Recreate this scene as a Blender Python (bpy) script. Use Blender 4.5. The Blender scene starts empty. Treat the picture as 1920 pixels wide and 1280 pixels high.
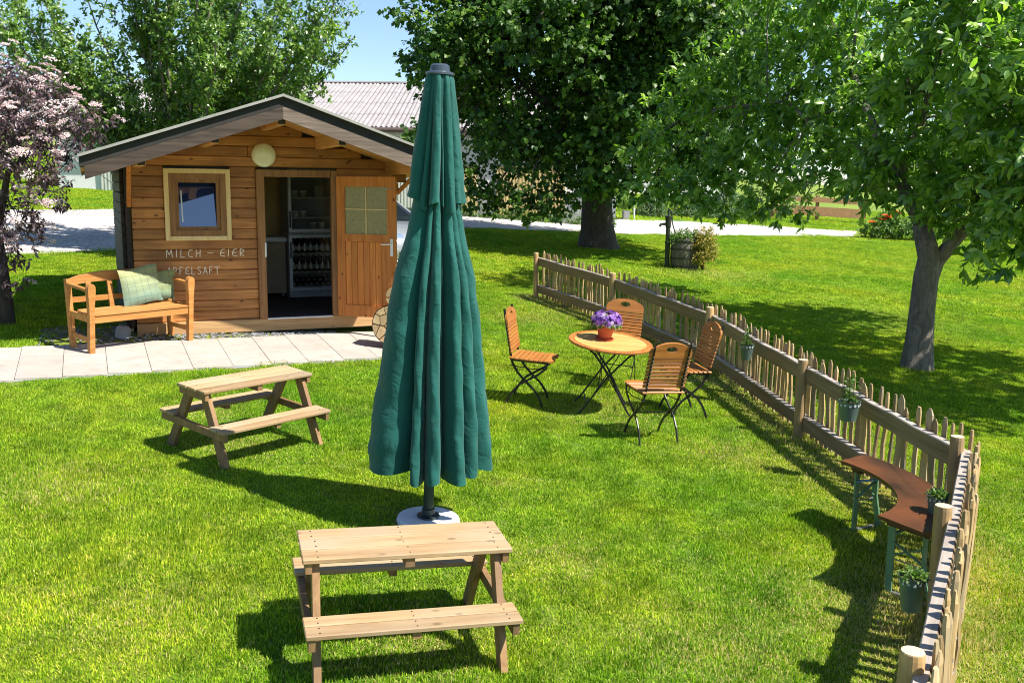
import bpy, bmesh, math, random
import numpy as np
from mathutils import Vector, Matrix, Euler

random.seed(7)
RNG = np.random.default_rng(7)
D2R = math.radians
scn = bpy.context.scene
COL = scn.collection

# ------------------------------------------------------------------ camera, world, sun, exposure
CAM_H, PITCH, ROLL, FPX = 2.464, 0.1558, 0.0105, 1803.5
th = PITCH
F = Vector((0, math.cos(th), -math.sin(th)))
R0 = Vector((1, 0, 0)); U0 = R0.cross(F)
R = R0 * math.cos(ROLL) + U0 * math.sin(ROLL)
U = R.cross(F)
cam_d = bpy.data.cameras.new('camera'); cam = bpy.data.objects.new('camera', cam_d); COL.objects.link(cam)
cam_d.sensor_width = 36.0; cam_d.lens = FPX / 1920 * 36.0
cam_d.clip_start = 0.05; cam_d.clip_end = 3000
M = Matrix.Identity(4)
for i in range(3):
    M[i][0], M[i][1], M[i][2] = R[i], U[i], -F[i]
M[2][3] = CAM_H
cam.matrix_world = M
scn.camera = cam

SUN = Vector((0.56, -0.25, 0.79)).normalized()
world = bpy.data.worlds.new('World'); scn.world = world
world.use_nodes = True
wn = world.node_tree.nodes; wl = world.node_tree.links
wn.clear()
w_out = wn.new('ShaderNodeOutputWorld'); w_bg = wn.new('ShaderNodeBackground'); w_sky = wn.new('ShaderNodeTexSky')
w_sky.sky_type = 'NISHITA'; w_sky.sun_disc = False
w_sky.sun_elevation = math.asin(SUN.z); w_sky.sun_rotation = math.atan2(SUN.x, SUN.y)
w_sky.altitude = 600; w_sky.air_density = 1.0; w_sky.dust_density = 0.25; w_sky.ozone_density = 3.0
w_bg.inputs['Strength'].default_value = 0.09
wl.new(w_sky.outputs[0], w_bg.inputs[0]); wl.new(w_bg.outputs[0], w_out.inputs[0])
sun_d = bpy.data.lights.new('sun', 'SUN'); sun = bpy.data.objects.new('sun', sun_d); COL.objects.link(sun)
sun_d.energy = 5.0; sun_d.angle = D2R(0.53); sun_d.color = (1.0, 0.95, 0.86)
sun.rotation_euler = (-SUN).to_track_quat('-Z', 'Y').to_euler()
sun.location = (10, -5, 20)
scn.view_settings.view_transform = 'Standard'; scn.view_settings.look = 'None'
scn.view_settings.exposure = 1.08; scn.view_settings.gamma = 1.0
scn.view_settings.use_curve_mapping = False
scn.cycles.max_bounces = 8; scn.cycles.diffuse_bounces = 4; scn.cycles.glossy_bounces = 3
scn.cycles.transmission_bounces = 5; scn.cycles.transparent_max_bounces = 8
scn.cycles.sample_clamp_indirect = 4.0
scn.cycles.filter_width = 1.05
scn.cycles.use_denoising = True

# ------------------------------------------------------------------ helpers
GX, GY = -0.0606, 0.0459
NRM = Vector((-GX, -GY, 1)).normalized()
def gz(x, y): return GX * x + GY * y

class MB:
    """collects shapes into one mesh"""
    def __init__(s): s.v = []; s.f = []
    def add(s, vs, fs, m=None):
        o = len(s.v)
        s.v += [tuple(m @ Vector(p)) if m is not None else tuple(p) for p in vs]
        s.f += [tuple(i + o for i in f) for f in fs]
        return s
    def box(s, c, d, rot=None, taper=1.0, bev=0.0):
        x, y, z = d[0] / 2, d[1] / 2, d[2] / 2
        m = Matrix.Translation(c)
        if rot is not None: m = m @ (rot.to_4x4() if not isinstance(rot, (tuple, list)) else Euler(rot).to_matrix().to_4x4())
        t = taper
        if bev <= 0:
            vs = [(-x, -y, -z), (x, -y, -z), (x, y, -z), (-x, y, -z), (-x * t, -y * t, z), (x * t, -y * t, z), (x * t, y * t, z), (-x * t, y * t, z)]
            fs = [(0, 3, 2, 1), (4, 5, 6, 7), (0, 1, 5, 4), (1, 2, 6, 5), (2, 3, 7, 6), (3, 0, 4, 7)]
            return s.add(vs, fs, m)
        b = min(bev, x * .9, y * .9, z * .9)
        bm = bmesh.new(); bmesh.ops.create_cube(bm, size=1.0)
        for v in bm.verts: v.co = Vector((v.co.x * 2 * x, v.co.y * 2 * y, v.co.z * 2 * z))
        bmesh.ops.bevel(bm, geom=list(bm.edges), offset=b, segments=1, affect='EDGES')
        bm.verts.index_update()
        vs = [tuple(v.co) for v in bm.verts]; fs = [tuple(v.index for v in f.verts) for f in bm.faces]
        bm.free()
        return s.add(vs, fs, m)
    def bar(s, a, b, w, h, up=(0, 0, 1), bev=0.0):
        """rectangular bar from a to b, h measured along up, w across"""
        a = Vector(a); b = Vector(b); d = (b - a); L = d.length; d.normalize()
        u = Vector(up); u = (u - d * u.dot(d))
        if u.length < 1e-5: u = Vector((1, 0, 0)) - d * d.x
        u.normalize(); r = u.cross(d)
        m3 = Matrix((d, r, u)).transposed()
        return s.box((a + b) / 2, (L, w, h), m3, bev=bev)
    def tube(s, pts, rad, n=8, cap=True):
        pts = [Vector(p) for p in pts]
        if not isinstance(rad, (list, tuple)): rad = [rad] * len(pts)
        o = len(s.v); ref = None
        for i, p in enumerate(pts):
            a = pts[max(i - 1, 0)]; b = pts[min(i + 1, len(pts) - 1)]
            d = (b - a).normalized()
            if ref is None:
                ref = Vector((0, 0, 1)) if abs(d.z) < .9 else Vector((1, 0, 0))
            x = (ref - d * ref.dot(d)).normalized(); y = d.cross(x); ref = x
            for k in range(n):
                t = 2 * math.pi * k / n
                s.v.append(tuple(p + (x * math.cos(t) + y * math.sin(t)) * rad[i]))
        for i in range(len(pts) - 1):
            for k in range(n):
                k2 = (k + 1) % n
                s.f.append((o + i * n + k, o + i * n + k2, o + (i + 1) * n + k2, o + (i + 1) * n + k))
        if cap:
            s.f.append(tuple(o + k for k in range(n))[::-1])
            s.f.append(tuple(o + (len(pts) - 1) * n + k for k in range(n)))
        return s
    def lathe(s, prof, n=24, m=None, cap=True):
        o = len(s.v)
        vs = []; fs = []
        for (r, z) in prof:
            for k in range(n):
                t = 2 * math.pi * k / n
                vs.append((r * math.cos(t), r * math.sin(t), z))
        for i in range(len(prof) - 1):
            for k in range(n):
                k2 = (k + 1) % n
                fs.append((i * n + k, i * n + k2, (i + 1) * n + k2, (i + 1) * n + k))
        if cap:
            fs.append(tuple(range(n))[::-1]); fs.append(tuple((len(prof) - 1) * n + k for k in range(n)))
        return s.add(vs, fs, m)
    def prism(s, poly, z0, z1, m=None):
        n = len(poly)
        vs = [(p[0], p[1], z0) for p in poly] + [(p[0], p[1], z1) for p in poly]
        fs = [tuple(range(n))[::-1], tuple(range(n, 2 * n))] + [(i, (i + 1) % n, n + (i + 1) % n, n + i) for i in range(n)]
        return s.add(vs, fs, m)
    def mesh(s, name, mat, smooth=False):
        me = bpy.data.meshes.new(name); me.from_pydata(s.v, [], s.f); me.update()
        if mat: me.materials.append(mat)
        if smooth: me.polygons.foreach_set('use_smooth', [True] * len(me.polygons))
        return me
    def build(s, name, mat, parent=None, loc=None, smooth=False, rot=None):
        return obj(name, s.mesh(name, mat, smooth), parent, loc, rot)

def obj(name, data, parent=None, loc=None, rot=None):
    o = bpy.data.objects.new(name, data); COL.objects.link(o)
    if parent: o.parent = parent
    if loc is not None: o.location = loc
    if rot is not None: o.rotation_euler = rot
    return o
def tag(o, label=None, cat=None, group=None, kind=None):
    if label: o['label'] = label
    if cat: o['category'] = cat
    if group: o['group'] = group
    if kind: o['kind'] = kind
    return o
def thing(name, label, cat, loc=(0, 0, 0), yaw=0.0, group=None, nrm=None):
    o = bpy.data.objects.new(name, None); COL.objects.link(o); o.empty_display_size = .1
    if nrm is None:
        o.location = loc; o.rotation_euler = (0, 0, yaw)
    else:
        n = Vector(nrm).normalized(); ex = Vector((math.cos(yaw), math.sin(yaw), 0)); ex = (ex - n * ex.dot(n)).normalized(); ey = n.cross(ex)
        m = Matrix((ex, ey, n)).transposed()
        o.location = loc; o.rotation_euler = m.to_euler()
    return tag(o, label, cat, group)
def copy_thing(src, label, loc, yaw, nrm=None):
    r = src.copy(); COL.objects.link(r)
    n = Vector(nrm or (0, 0, 1)).normalized(); ex = Vector((math.cos(yaw), math.sin(yaw), 0)); ex = (ex - n * ex.dot(n)).normalized(); ey = n.cross(ex)
    r.location = loc; r.rotation_euler = Matrix((ex, ey, n)).transposed().to_euler()
    r['label'] = label
    for ch in [c for c in src.children]:
        c = ch.copy(); COL.objects.link(c); c.parent = r
        for g in [k for k in ch.children]:
            q = g.copy(); COL.objects.link(q); q.parent = c
    return r

# ------------------------------------------------------------------ materials
def new_mat(name):
    m = bpy.data.materials.new(name); m.use_nodes = True
    nt = m.node_tree; nt.nodes.clear()
    out = nt.nodes.new('ShaderNodeOutputMaterial')
    return m, nt, out
def N(nt, t, **kw):
    n = nt.nodes.new(t)
    for k, v in kw.items():
        if k.startswith('_'): setattr(n, k[1:], v)
        else: n.inputs[k].default_value = v
    return n
def ramp(nt, fac, stops, interp='LINEAR'):
    r = nt.nodes.new('ShaderNodeValToRGB'); r.color_ramp.interpolation = interp
    e = r.color_ramp.elements
    while len(e) < len(stops): e.new(0.5)
    for i, (p, c) in enumerate(stops):
        e[i].position = p; e[i].color = (c[0], c[1], c[2], 1) if len(c) == 3 else c
    nt.links.new(fac, r.inputs[0]); return r
def mixc(nt, fac, a, b, mode='MIX'):
    m = nt.nodes.new('ShaderNodeMix'); m.data_type = 'RGBA'; m.blend_type = mode
    for s, v in ((0, fac), (6, a), (7, b)):
        if hasattr(v, 'is_output') or isinstance(v, bpy.types.NodeSocket): nt.links.new(v, m.inputs[s])
        elif s == 0: m.inputs[0].default_value = v
        else: m.inputs[s].default_value = (*v, 1)
    return m.outputs[2]
def mathn(nt, op, a, b=None):
    m = nt.nodes.new('ShaderNodeMath'); m.operation = op
    for i, v in enumerate((a, b)):
        if v is None: continue
        if isinstance(v, bpy.types.NodeSocket): nt.links.new(v, m.inputs[i])
        else: m.inputs[i].default_value = v
    return m.outputs[0]
def plain(name, c, rough=.6, metal=0.0, spec=.5, var=.12, scale=12, bump=0.0, coat=0.0):
    m, nt, out = new_mat(name)
    b = N(nt, 'ShaderNodeBsdfPrincipled', Roughness=rough, Metallic=metal)
    b.inputs['Specular IOR Level'].default_value = spec
    if coat: b.inputs['Coat Weight'].default_value = coat
    tc = N(nt, 'ShaderNodeTexCoord'); no = N(nt, 'ShaderNodeTexNoise', Scale=scale, Detail=5.0)
    nt.links.new(tc.outputs['Object'], no.inputs['Vector'])
    lo = tuple(x * (1 - var) for x in c); hi = tuple(min(1, x * (1 + var)) for x in c)
    r = ramp(nt, no.outputs[0], [(.3, lo), (.7, hi)])
    nt.links.new(r.outputs[0], b.inputs['Base Color'])
    if bump:
        bp = N(nt, 'ShaderNodeBump', Strength=bump, Distance=.01); nt.links.new(no.outputs[0], bp.inputs['Height']); nt.links.new(bp.outputs[0], b.inputs['Normal'])
    nt.links.new(b.outputs[0], out.inputs[0]); return m
def wood(name, dark, light, axis='X', rough=.65, grain=1.0, knots=0.0, vary=.22, weather=None, bump=.25, spec=.3):
    m, nt, out = new_mat(name); L = nt.links
    b = N(nt, 'ShaderNodeBsdfPrincipled', Roughness=rough); b.inputs['Specular IOR Level'].default_value = spec
    tc = N(nt, 'ShaderNodeTexCoord'); oi = N(nt, 'ShaderNodeObjectInfo')
    off = N(nt, 'ShaderNodeVectorMath', _operation='SCALE'); off.inputs[0].default_value = (37.1, 11.7, 23.3); L.new(oi.outputs['Random'], off.inputs['Scale'])
    ad = N(nt, 'ShaderNodeVectorMath', _operation='ADD'); L.new(tc.outputs['Object'], ad.inputs[0]); L.new(off.outputs[0], ad.inputs[1])
    sc = {'X': (1.6, 26, 26), 'Y': (26, 1.6, 26), 'Z': (26, 26, 1.6)}[axis]
    mp = N(nt, 'ShaderNodeMapping'); mp.inputs['Scale'].default_value = tuple(v * grain for v in sc); L.new(ad.outputs[0], mp.inputs[0])
    n1 = N(nt, 'ShaderNodeTexNoise', Scale=1.0, Detail=6.0, Roughness=.6, Distortion=.6); L.new(mp.outputs[0], n1.inputs['Vector'])
    r1 = ramp(nt, n1.outputs[0], [(.28, dark), (.5, tuple((a + c) / 2 for a, c in zip(dark, light))), (.72, light)])
    col = r1.outputs[0]
    n2 = N(nt, 'ShaderNodeTexNoise', Scale=2.3, Detail=3.0); L.new(ad.outputs[0], n2.inputs['Vector'])
    if weather:
        rw = ramp(nt, n2.outputs[0], [(.42, (0, 0, 0)), (.68, (1, 1, 1))])
        col = mixc(nt, rw.outputs[0], col, weather)
    if knots:
        ks = {'X': (5.0, 9, 9), 'Y': (9, 5, 9), 'Z': (9, 9, 5.0)}[axis]
        mk = N(nt, 'ShaderNodeMapping'); mk.inputs['Scale'].default_value = ks; L.new(ad.outputs[0], mk.inputs[0])
        vo = N(nt, 'ShaderNodeTexVoronoi', Scale=1.0); L.new(mk.outputs[0], vo.inputs['Vector'])
        rk = ramp(nt, vo.outputs['Distance'], [(.07, (knots,) * 3), (.15, (0, 0, 0))])
        col = mixc(nt, rk.outputs[0], col, tuple(x * .22 for x in dark))
    va = mathn(nt, 'MULTIPLY_ADD', oi.outputs['Random'], 2 * vary); va.node.inputs[2].default_value = 1 - vary
    hs = N(nt, 'ShaderNodeHueSaturation'); L.new(va, hs.inputs['Value']); L.new(col, hs.inputs['Color'])
    L.new(hs.outputs[0], b.inputs['Base Color'])
    bp = N(nt, 'ShaderNodeBump', Strength=bump, Distance=.004); L.new(n1.outputs[0], bp.inputs['Height']); L.new(bp.outputs[0], b.inputs['Normal'])
    L.new(b.outputs[0], out.inputs[0]); return m
def leafmat(name, cols, trans=.35, rough=.42, spec=.5, tcol=None):
    m, nt, out = new_mat(name); L = nt.links
    at = N(nt, 'ShaderNodeAttribute', _attribute_name='rnd')
    k = len(cols)
    r = ramp(nt, at.outputs['Fac'], [(i / (k - 1), c) for i, c in enumerate(cols)])
    b = N(nt, 'ShaderNodeBsdfPrincipled', Roughness=rough); b.inputs['Specular IOR Level'].default_value = spec
    L.new(r.outputs[0], b.inputs['Base Color'])
    t = N(nt, 'ShaderNodeBsdfTranslucent')
    tc = mixc(nt, 1.0, r.outputs[0], tcol or (1.3, 1.6, .5), 'MULTIPLY'); L.new(tc, t.inputs[0])
    mx = N(nt, 'ShaderNodeMixShader'); mx.inputs[0].default_value = trans
    L.new(b.outputs[0], mx.inputs[1]); L.new(t.outputs[0], mx.inputs[2]); L.new(mx.outputs[0], out.inputs[0]); return m
def bark(name, a, b_, scale=9):
    m, nt, out = new_mat(name); L = nt.links
    tc = N(nt, 'ShaderNodeTexCoord'); mp = N(nt, 'ShaderNodeMapping'); mp.inputs['Scale'].default_value = (1, 1, .35); L.new(tc.outputs['Object'], mp.inputs[0])
    no = N(nt, 'ShaderNodeTexNoise', Scale=scale, Detail=8.0, Roughness=.7, Distortion=1.2); L.new(mp.outputs[0], no.inputs['Vector'])
    r = ramp(nt, no.outputs[0], [(.3, a), (.7, b_)])
    bs = N(nt, 'ShaderNodeBsdfPrincipled', Roughness=.9); L.new(r.outputs[0], bs.inputs['Base Color'])
    bp = N(nt, 'ShaderNodeBump', Strength=1.0, Distance=.04); L.new(no.outputs[0], bp.inputs['Height']); L.new(bp.outputs[0], bs.inputs['Normal'])
    L.new(bs.outputs[0], out.inputs[0]); return m

# grass blades: colour from blade attribute and from large patches in the world
def grassmat():
    m, nt, out = new_mat('grass_blades'); L = nt.links
    at = N(nt, 'ShaderNodeAttribute', _attribute_name='rnd')
    r = ramp(nt, at.outputs['Fac'], [(0, (.05, .135, .006)), (.4, (.185, .335, .012)), (.8, (.34, .48, .025)), (.95, (.49, .55, .06)), (1, (.6, .54, .2))])
    ge = N(nt, 'ShaderNodeNewGeometry')
    n1 = N(nt, 'ShaderNodeTexNoise', Scale=.55, Detail=5.0, Roughness=.65); L.new(ge.outputs['Position'], n1.inputs['Vector'])
    r1 = ramp(nt, n1.outputs[0], [(.34, (.62, .84, .65)), (.5, (1, 1, 1)), (.68, (1.35, 1.08, 1.1))])
    c = mixc(nt, 1.0, r.outputs[0], r1.outputs[0], 'MULTIPLY')
    n2 = N(nt, 'ShaderNodeTexNoise', Scale=1.7, Detail=4.0); L.new(ge.outputs['Position'], n2.inputs['Vector'])
    r2 = ramp(nt, n2.outputs[0], [(.62, (0, 0, 0)), (.78, (.55, .55, .55))])
    n3 = N(nt, 'ShaderNodeTexNoise', Scale=4.5, Detail=3.0); L.new(ge.outputs['Position'], n3.inputs['Vector'])
    r3 = ramp(nt, n3.outputs[0], [(.32, (.68, .74, .7)), (.5, (1, 1, 1)), (.68, (1.3, 1.24, 1.15))])
    c = mixc(nt, 1.0, c, r3.outputs[0], 'MULTIPLY')
    dr = N(nt, 'ShaderNodeAttribute', _attribute_name='dry', _attribute_type='INSTANCER')
    dsel = mathn(nt, 'LESS_THAN', mathn(nt, 'FRACT', mathn(nt, 'MULTIPLY', at.outputs['Fac'], 13.7)), dr.outputs['Fac'])
    c = mixc(nt, dsel, c, (.56, .47, .19))
    sel = mathn(nt, 'GREATER_THAN', mathn(nt, 'FRACT', mathn(nt, 'MULTIPLY', at.outputs['Fac'], 7.3)), .45)
    c = mixc(nt, mathn(nt, 'MULTIPLY', sel, r2.outputs[0]), c, (.52, .44, .14))
    b = N(nt, 'ShaderNodeBsdfPrincipled', Roughness=.65); b.inputs['Specular IOR Level'].default_value = .15; L.new(c, b.inputs['Base Color'])
    t = N(nt, 'ShaderNodeBsdfTranslucent'); tc = mixc(nt, 1.0, c, (1.25, 1.35, .6), 'MULTIPLY'); L.new(tc, t.inputs[0])
    mx = N(nt, 'ShaderNodeMixShader'); mx.inputs[0].default_value = .35
    L.new(b.outputs[0], mx.inputs[1]); L.new(t.outputs[0], mx.inputs[2]); L.new(mx.outputs[0], out.inputs[0]); return m
def lawnmat():
    m, nt, out = new_mat('lawn_turf'); L = nt.links
    ge = N(nt, 'ShaderNodeNewGeometry')
    n1 = N(nt, 'ShaderNodeTexNoise', Scale=.55, Detail=5.0, Roughness=.65); L.new(ge.outputs['Position'], n1.inputs['Vector'])
    n2 = N(nt, 'ShaderNodeTexNoise', Scale=30.0, Detail=6.0, Roughness=.75); L.new(ge.outputs['Position'], n2.inputs['Vector'])
    r2 = ramp(nt, n2.outputs[0], [(.3, (.05, .085, .008)), (.5, (.16, .23, .012)), (.75, (.30, .37, .03))])
    r1 = ramp(nt, n1.outputs[0], [(.34, (.62, .84, .65)), (.5, (1, 1, 1)), (.68, (1.35, 1.08, 1.1))])
    c = mixc(nt, 1.0, r2.outputs[0], r1.outputs[0], 'MULTIPLY')
    b = N(nt, 'ShaderNodeBsdfPrincipled', Roughness=.85); L.new(c, b.inputs['Base Color'])
    bp = N(nt, 'ShaderNodeBump', Strength=.8, Distance=.05); L.new(n2.outputs[0], bp.inputs['Height']); L.new(bp.outputs[0], b.inputs['Normal'])
    L.new(b.outputs[0], out.inputs[0]); return m
def gravelmat():
    m, nt, out = new_mat('gravel'); L = nt.links
    ge = N(nt, 'ShaderNodeNewGeometry')
    n1 = N(nt, 'ShaderNodeTexNoise', Scale=.4, Detail=4.0); L.new(ge.outputs['Position'], n1.inputs['Vector'])
    v = N(nt, 'ShaderNodeTexVoronoi', Scale=22.0); L.new(ge.outputs['Position'], v.inputs['Vector'])
    r = ramp(nt, n1.outputs[0], [(.35, (.42, .38, .36)), (.65, (.56, .515, .49))])
    r2 = ramp(nt, v.outputs['Color'], [(.1, (.55, .55, .55)), (.9, (1.2, 1.2, 1.2))])
    c = mixc(nt, 1.0, r.outputs[0], r2.outputs[0], 'MULTIPLY')
    b = N(nt, 'ShaderNodeBsdfPrincipled', Roughness=.9); L.new(c, b.inputs['Base Color'])
    bp = N(nt, 'ShaderNodeBump', Strength=.7, Distance=.03); L.new(v.outputs['Distance'], bp.inputs['Height']); L.new(bp.outputs[0], b.inputs['Normal'])
    L.new(b.outputs[0], out.inputs[0]); return m
def slabmat():
    m, nt, out = new_mat('concrete_slab'); L = nt.links
    tc = N(nt, 'ShaderNodeTexCoord'); oi = N(nt, 'ShaderNodeObjectInfo'); ge = N(nt, 'ShaderNodeNewGeometry')
    n1 = N(nt, 'ShaderNodeTexNoise', Scale=5.0, Detail=6.0, Roughness=.7); L.new(ge.outputs['Position'], n1.inputs['Vector'])
    n2 = N(nt, 'ShaderNodeTexNoise', Scale=160.0, Detail=2.0); L.new(ge.outputs['Position'], n2.inputs['Vector'])
    r = ramp(nt, n1.outputs[0], [(.25, (.25, .22, .18)), (.42, (.345, .305, .265)), (.75, (.42, .375, .33))])
    va = mathn(nt, 'MULTIPLY_ADD', oi.outputs['Random'], .14); va.node.inputs[2].default_value = .93
    hs = N(nt, 'ShaderNodeHueSaturation'); L.new(va, hs.inputs['Value']); L.new(r.outputs[0], hs.inputs['Color'])
    b = N(nt, 'ShaderNodeBsdfPrincipled', Roughness=.85); L.new(hs.outputs[0], b.inputs['Base Color'])
    bp = N(nt, 'ShaderNodeBump', Strength=.25, Distance=.004); L.new(n2.outputs[0], bp.inputs['Height']); L.new(bp.outputs[0], b.inputs['Normal'])
    L.new(b.outputs[0], out.inputs[0]); return m
def fabricmat(name, a, b_, wr=.35):
    m, nt, out = new_mat(name); L = nt.links
    tc = N(nt, 'ShaderNodeTexCoord')
    n1 = N(nt, 'ShaderNodeTexNoise', Scale=2.5, Detail=4.0); L.new(tc.outputs['Object'], n1.inputs['Vector'])
    n2 = N(nt, 'ShaderNodeTexNoise', Scale=7.0, Detail=3.0, Distortion=1.5); L.new(tc.outputs['Object'], n2.inputs['Vector'])
    n3 = N(nt, 'ShaderNodeTexNoise', Scale=500.0, Detail=1.0); L.new(tc.outputs['Object'], n3.inputs['Vector'])
    r = ramp(nt, n1.outputs[0], [(.3, a), (.7, b_)])
    b = N(nt, 'ShaderNodeBsdfPrincipled', Roughness=.75); b.inputs['Specular IOR Level'].default_value = .25
    b.inputs['Sheen Weight'].default_value = .15
    L.new(r.outputs[0], b.inputs['Base Color'])
    hh = mathn(nt, 'MULTIPLY_ADD', n3.outputs[0], .02); L.new(n2.outputs[0], hh.node.inputs[2])
    bp = N(nt, 'ShaderNodeBump', Strength=wr, Distance=.03); L.new(hh, bp.inputs['Height']); L.new(bp.outputs[0], b.inputs['Normal'])
    L.new(b.outputs[0], out.inputs[0]); return m
def glassmat(name, tint=(.02, .025, .03), rough=.03, spec=.9):
    m, nt, out = new_mat(name)
    b = N(nt, 'ShaderNodeBsdfPrincipled', Roughness=rough); b.inputs['Base Color'].default_value = (*tint, 1)
    b.inputs['Specular IOR Level'].default_value = spec; b.inputs['IOR'].default_value = 1.9
    nt.links.new(b.outputs[0], out.inputs[0]); return m
def thinglass(name, tr=.8):
    m, nt, out = new_mat(name)
    t = N(nt, 'ShaderNodeBsdfTransparent'); g = N(nt, 'ShaderNodeBsdfGlossy', Roughness=.05)
    mx = N(nt, 'ShaderNodeMixShader'); mx.inputs[0].default_value = 1 - tr
    nt.links.new(t.outputs[0], mx.inputs[1]); nt.links.new(g.outputs[0], mx.inputs[2]); nt.links.new(mx.outputs[0], out.inputs[0]); return m

MT = {}
MT['grass'] = grassmat(); MT['lawn'] = lawnmat(); MT['gravel'] = gravelmat(); MT['slab'] = slabmat()
MT['hut'] = wood('hut_siding', (.22, .078, .021), (.56, .245, .075), 'X', knots=.85, vary=.24, weather=(.27, .11, .036))
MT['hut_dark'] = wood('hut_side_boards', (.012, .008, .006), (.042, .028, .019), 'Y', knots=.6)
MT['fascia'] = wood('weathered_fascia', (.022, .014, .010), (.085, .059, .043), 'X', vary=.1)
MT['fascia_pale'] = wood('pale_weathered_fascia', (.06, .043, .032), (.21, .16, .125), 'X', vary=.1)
MT['beam'] = wood('base_beam', (.34, .19, .08), (.55, .34, .16), 'X', knots=.5, vary=.08)
MT['purlin'] = wood('purlin_wood', (.42, .19, .06), (.68, .36, .13), 'Y', vary=.1)
MT['trim'] = wood('light_trim', (.62, .42, .17), (.78, .58, .28), 'Z', vary=.08)
MT['brown'] = wood('brown_frame', (.17, .075, .028), (.33, .16, .06), 'Z', vary=.1)
MT['door'] = wood('door_wood', (.44, .125, .025), (.68, .26, .06), 'Z', knots=.95, vary=.14)
MT['picnic'] = wood('weathered_picnic_wood', (.25, .155, .075), (.47, .315, .165), 'X', vary=.2, knots=.5, weather=(.36, .27, .17))
MT['picnic_leg'] = wood('picnic_leg_wood', (.16, .085, .035), (.32, .19, .085), 'Z', vary=.14, weather=(.18, .11, .06))
MT['teak'] = wood('oiled_teak', (.26, .09, .02), (.48, .195, .05), 'Y', rough=.4, vary=.16)
MT['teak_top'] = wood('oiled_table_top', (.50, .25, .07), (.68, .40, .14), 'X', rough=.4, vary=.08)
MT['bench'] = wood('bench_wood', (.33, .13, .032), (.53, .25, .075), 'X', rough=.45, vary=.12)
MT['picket'] = wood('chestnut_picket', (.22, .135, .055), (.52, .36, .17), 'Z', vary=.42, weather=(.33, .26, .16))
MT['rail_top_lit'] = wood('sunlit_rail_wood', (.27, .23, .19), (.42, .36, .31), 'X', vary=.05)  # paler rail wood, with the sun's brightness put into its colour
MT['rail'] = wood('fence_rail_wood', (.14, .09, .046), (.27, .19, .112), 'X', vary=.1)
MT['post'] = wood('fence_post_wood', (.34, .20, .08), (.58, .38, .17), 'Z', vary=.12, weather=(.28, .19, .10))
MT['cut'] = plain('cut_wood_end', (.62, .47, .29), .8, var=.15, scale=40)
MT['split'] = wood('split_firewood', (.42, .27, .13), (.68, .48, .26), 'Y', vary=.3, knots=.2)
MT['steel'] = plain('black_steel', (.018, .018, .02), .38, .3)
MT['canopy'] = fabricmat('green_parasol_fabric', (.004, .07, .058), (.008, .10, .082), .4)
MT['cap'] = plain('slate_plastic', (.045, .06, .085), .35)
MT['pole'] = plain('grey_green_pole', (.035, .05, .055), .4, .4)
MT['white_conc'] = plain('white_concrete', (.72, .72, .74), .8, var=.08, bump=.2)
MT['zinc'] = plain('galvanised_steel', (.32, .34, .35), .4, .8)
MT['white_pl'] = plain('white_plastic', (.75, .75, .73), .4, var=.04)
MT['plaster'] = plain('white_plaster', (.66, .66, .65), .9, var=.06, scale=2)
MT['socle'] = plain('grey_socle', (.30, .31, .32), .9, var=.15, scale=5)
MT['yellow_board'] = wood('yellow_boards', (.46, .36, .15), (.62, .50, .25), 'Z', vary=.05)
MT['pale_board'] = wood('pale_boards', (.38, .40, .36), (.5, .52, .46), 'Z', vary=.05)
MT['corr'] = plain('fibre_cement', (.27, .25, .25), .85, var=.2, scale=1.5)
MT['gutter'] = plain('brown_gutter', (.10, .07, .06), .5)
MT['roofmetal'] = plain('pale_roof_edge', (.27, .26, .235), .55, .2)
MT['roofdark'] = plain('dark_roofing_felt', (.02, .0175, .015), .85, var=.25, scale=8)
MT['inside'] = plain('ochre_inner_wall', (.60, .45, .18), .9, var=.2, scale=3)
MT['mat'] = plain('dark_floor_mat', (.035, .032, .03), .95, var=.3, scale=60)
MT['fridge'] = plain('fridge_grey', (.58, .62, .68), .35, .3)
MT['fridge_in'] = plain('fridge_interior', (.34, .36, .38), .6)
MT['black'] = plain('matt_black', (.012, .012, .013), .6)
MT['bottle'] = glassmat('brown_bottle_glass', (.05, .02, .01), .08)
MT['jar'] = plain('jar_glass', (.45, .47, .45), .15)
MT['capw'] = plain('bottle_cap', (.6, .6, .62), .3, .6)
MT['freezer'] = plain('freezer_front', (.34, .26, .16), .6)
MT['frosted'] = plain('frosted_door_glass', (.24, .20, .095), .22, var=.2, scale=30, spec=.6)
MT['pane'] = glassmat('window_glass', (.012, .03, .10), .02, 1.0)
MT['lampshade'] = plain('opal_lamp_glass', (.74, .70, .50), .25, var=.05)
MT['chalk'] = plain('chalk', (.78, .66, .50), .95, var=.15, scale=60)
MT['cushion'] = fabricmat('green_cushion', (.16, .235, .13), (.24, .305, .15), .5)
MT['cushion2'] = fabricmat('yellow_green_cushion', (.14, .20, .08), (.22, .27, .10), .5)
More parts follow.
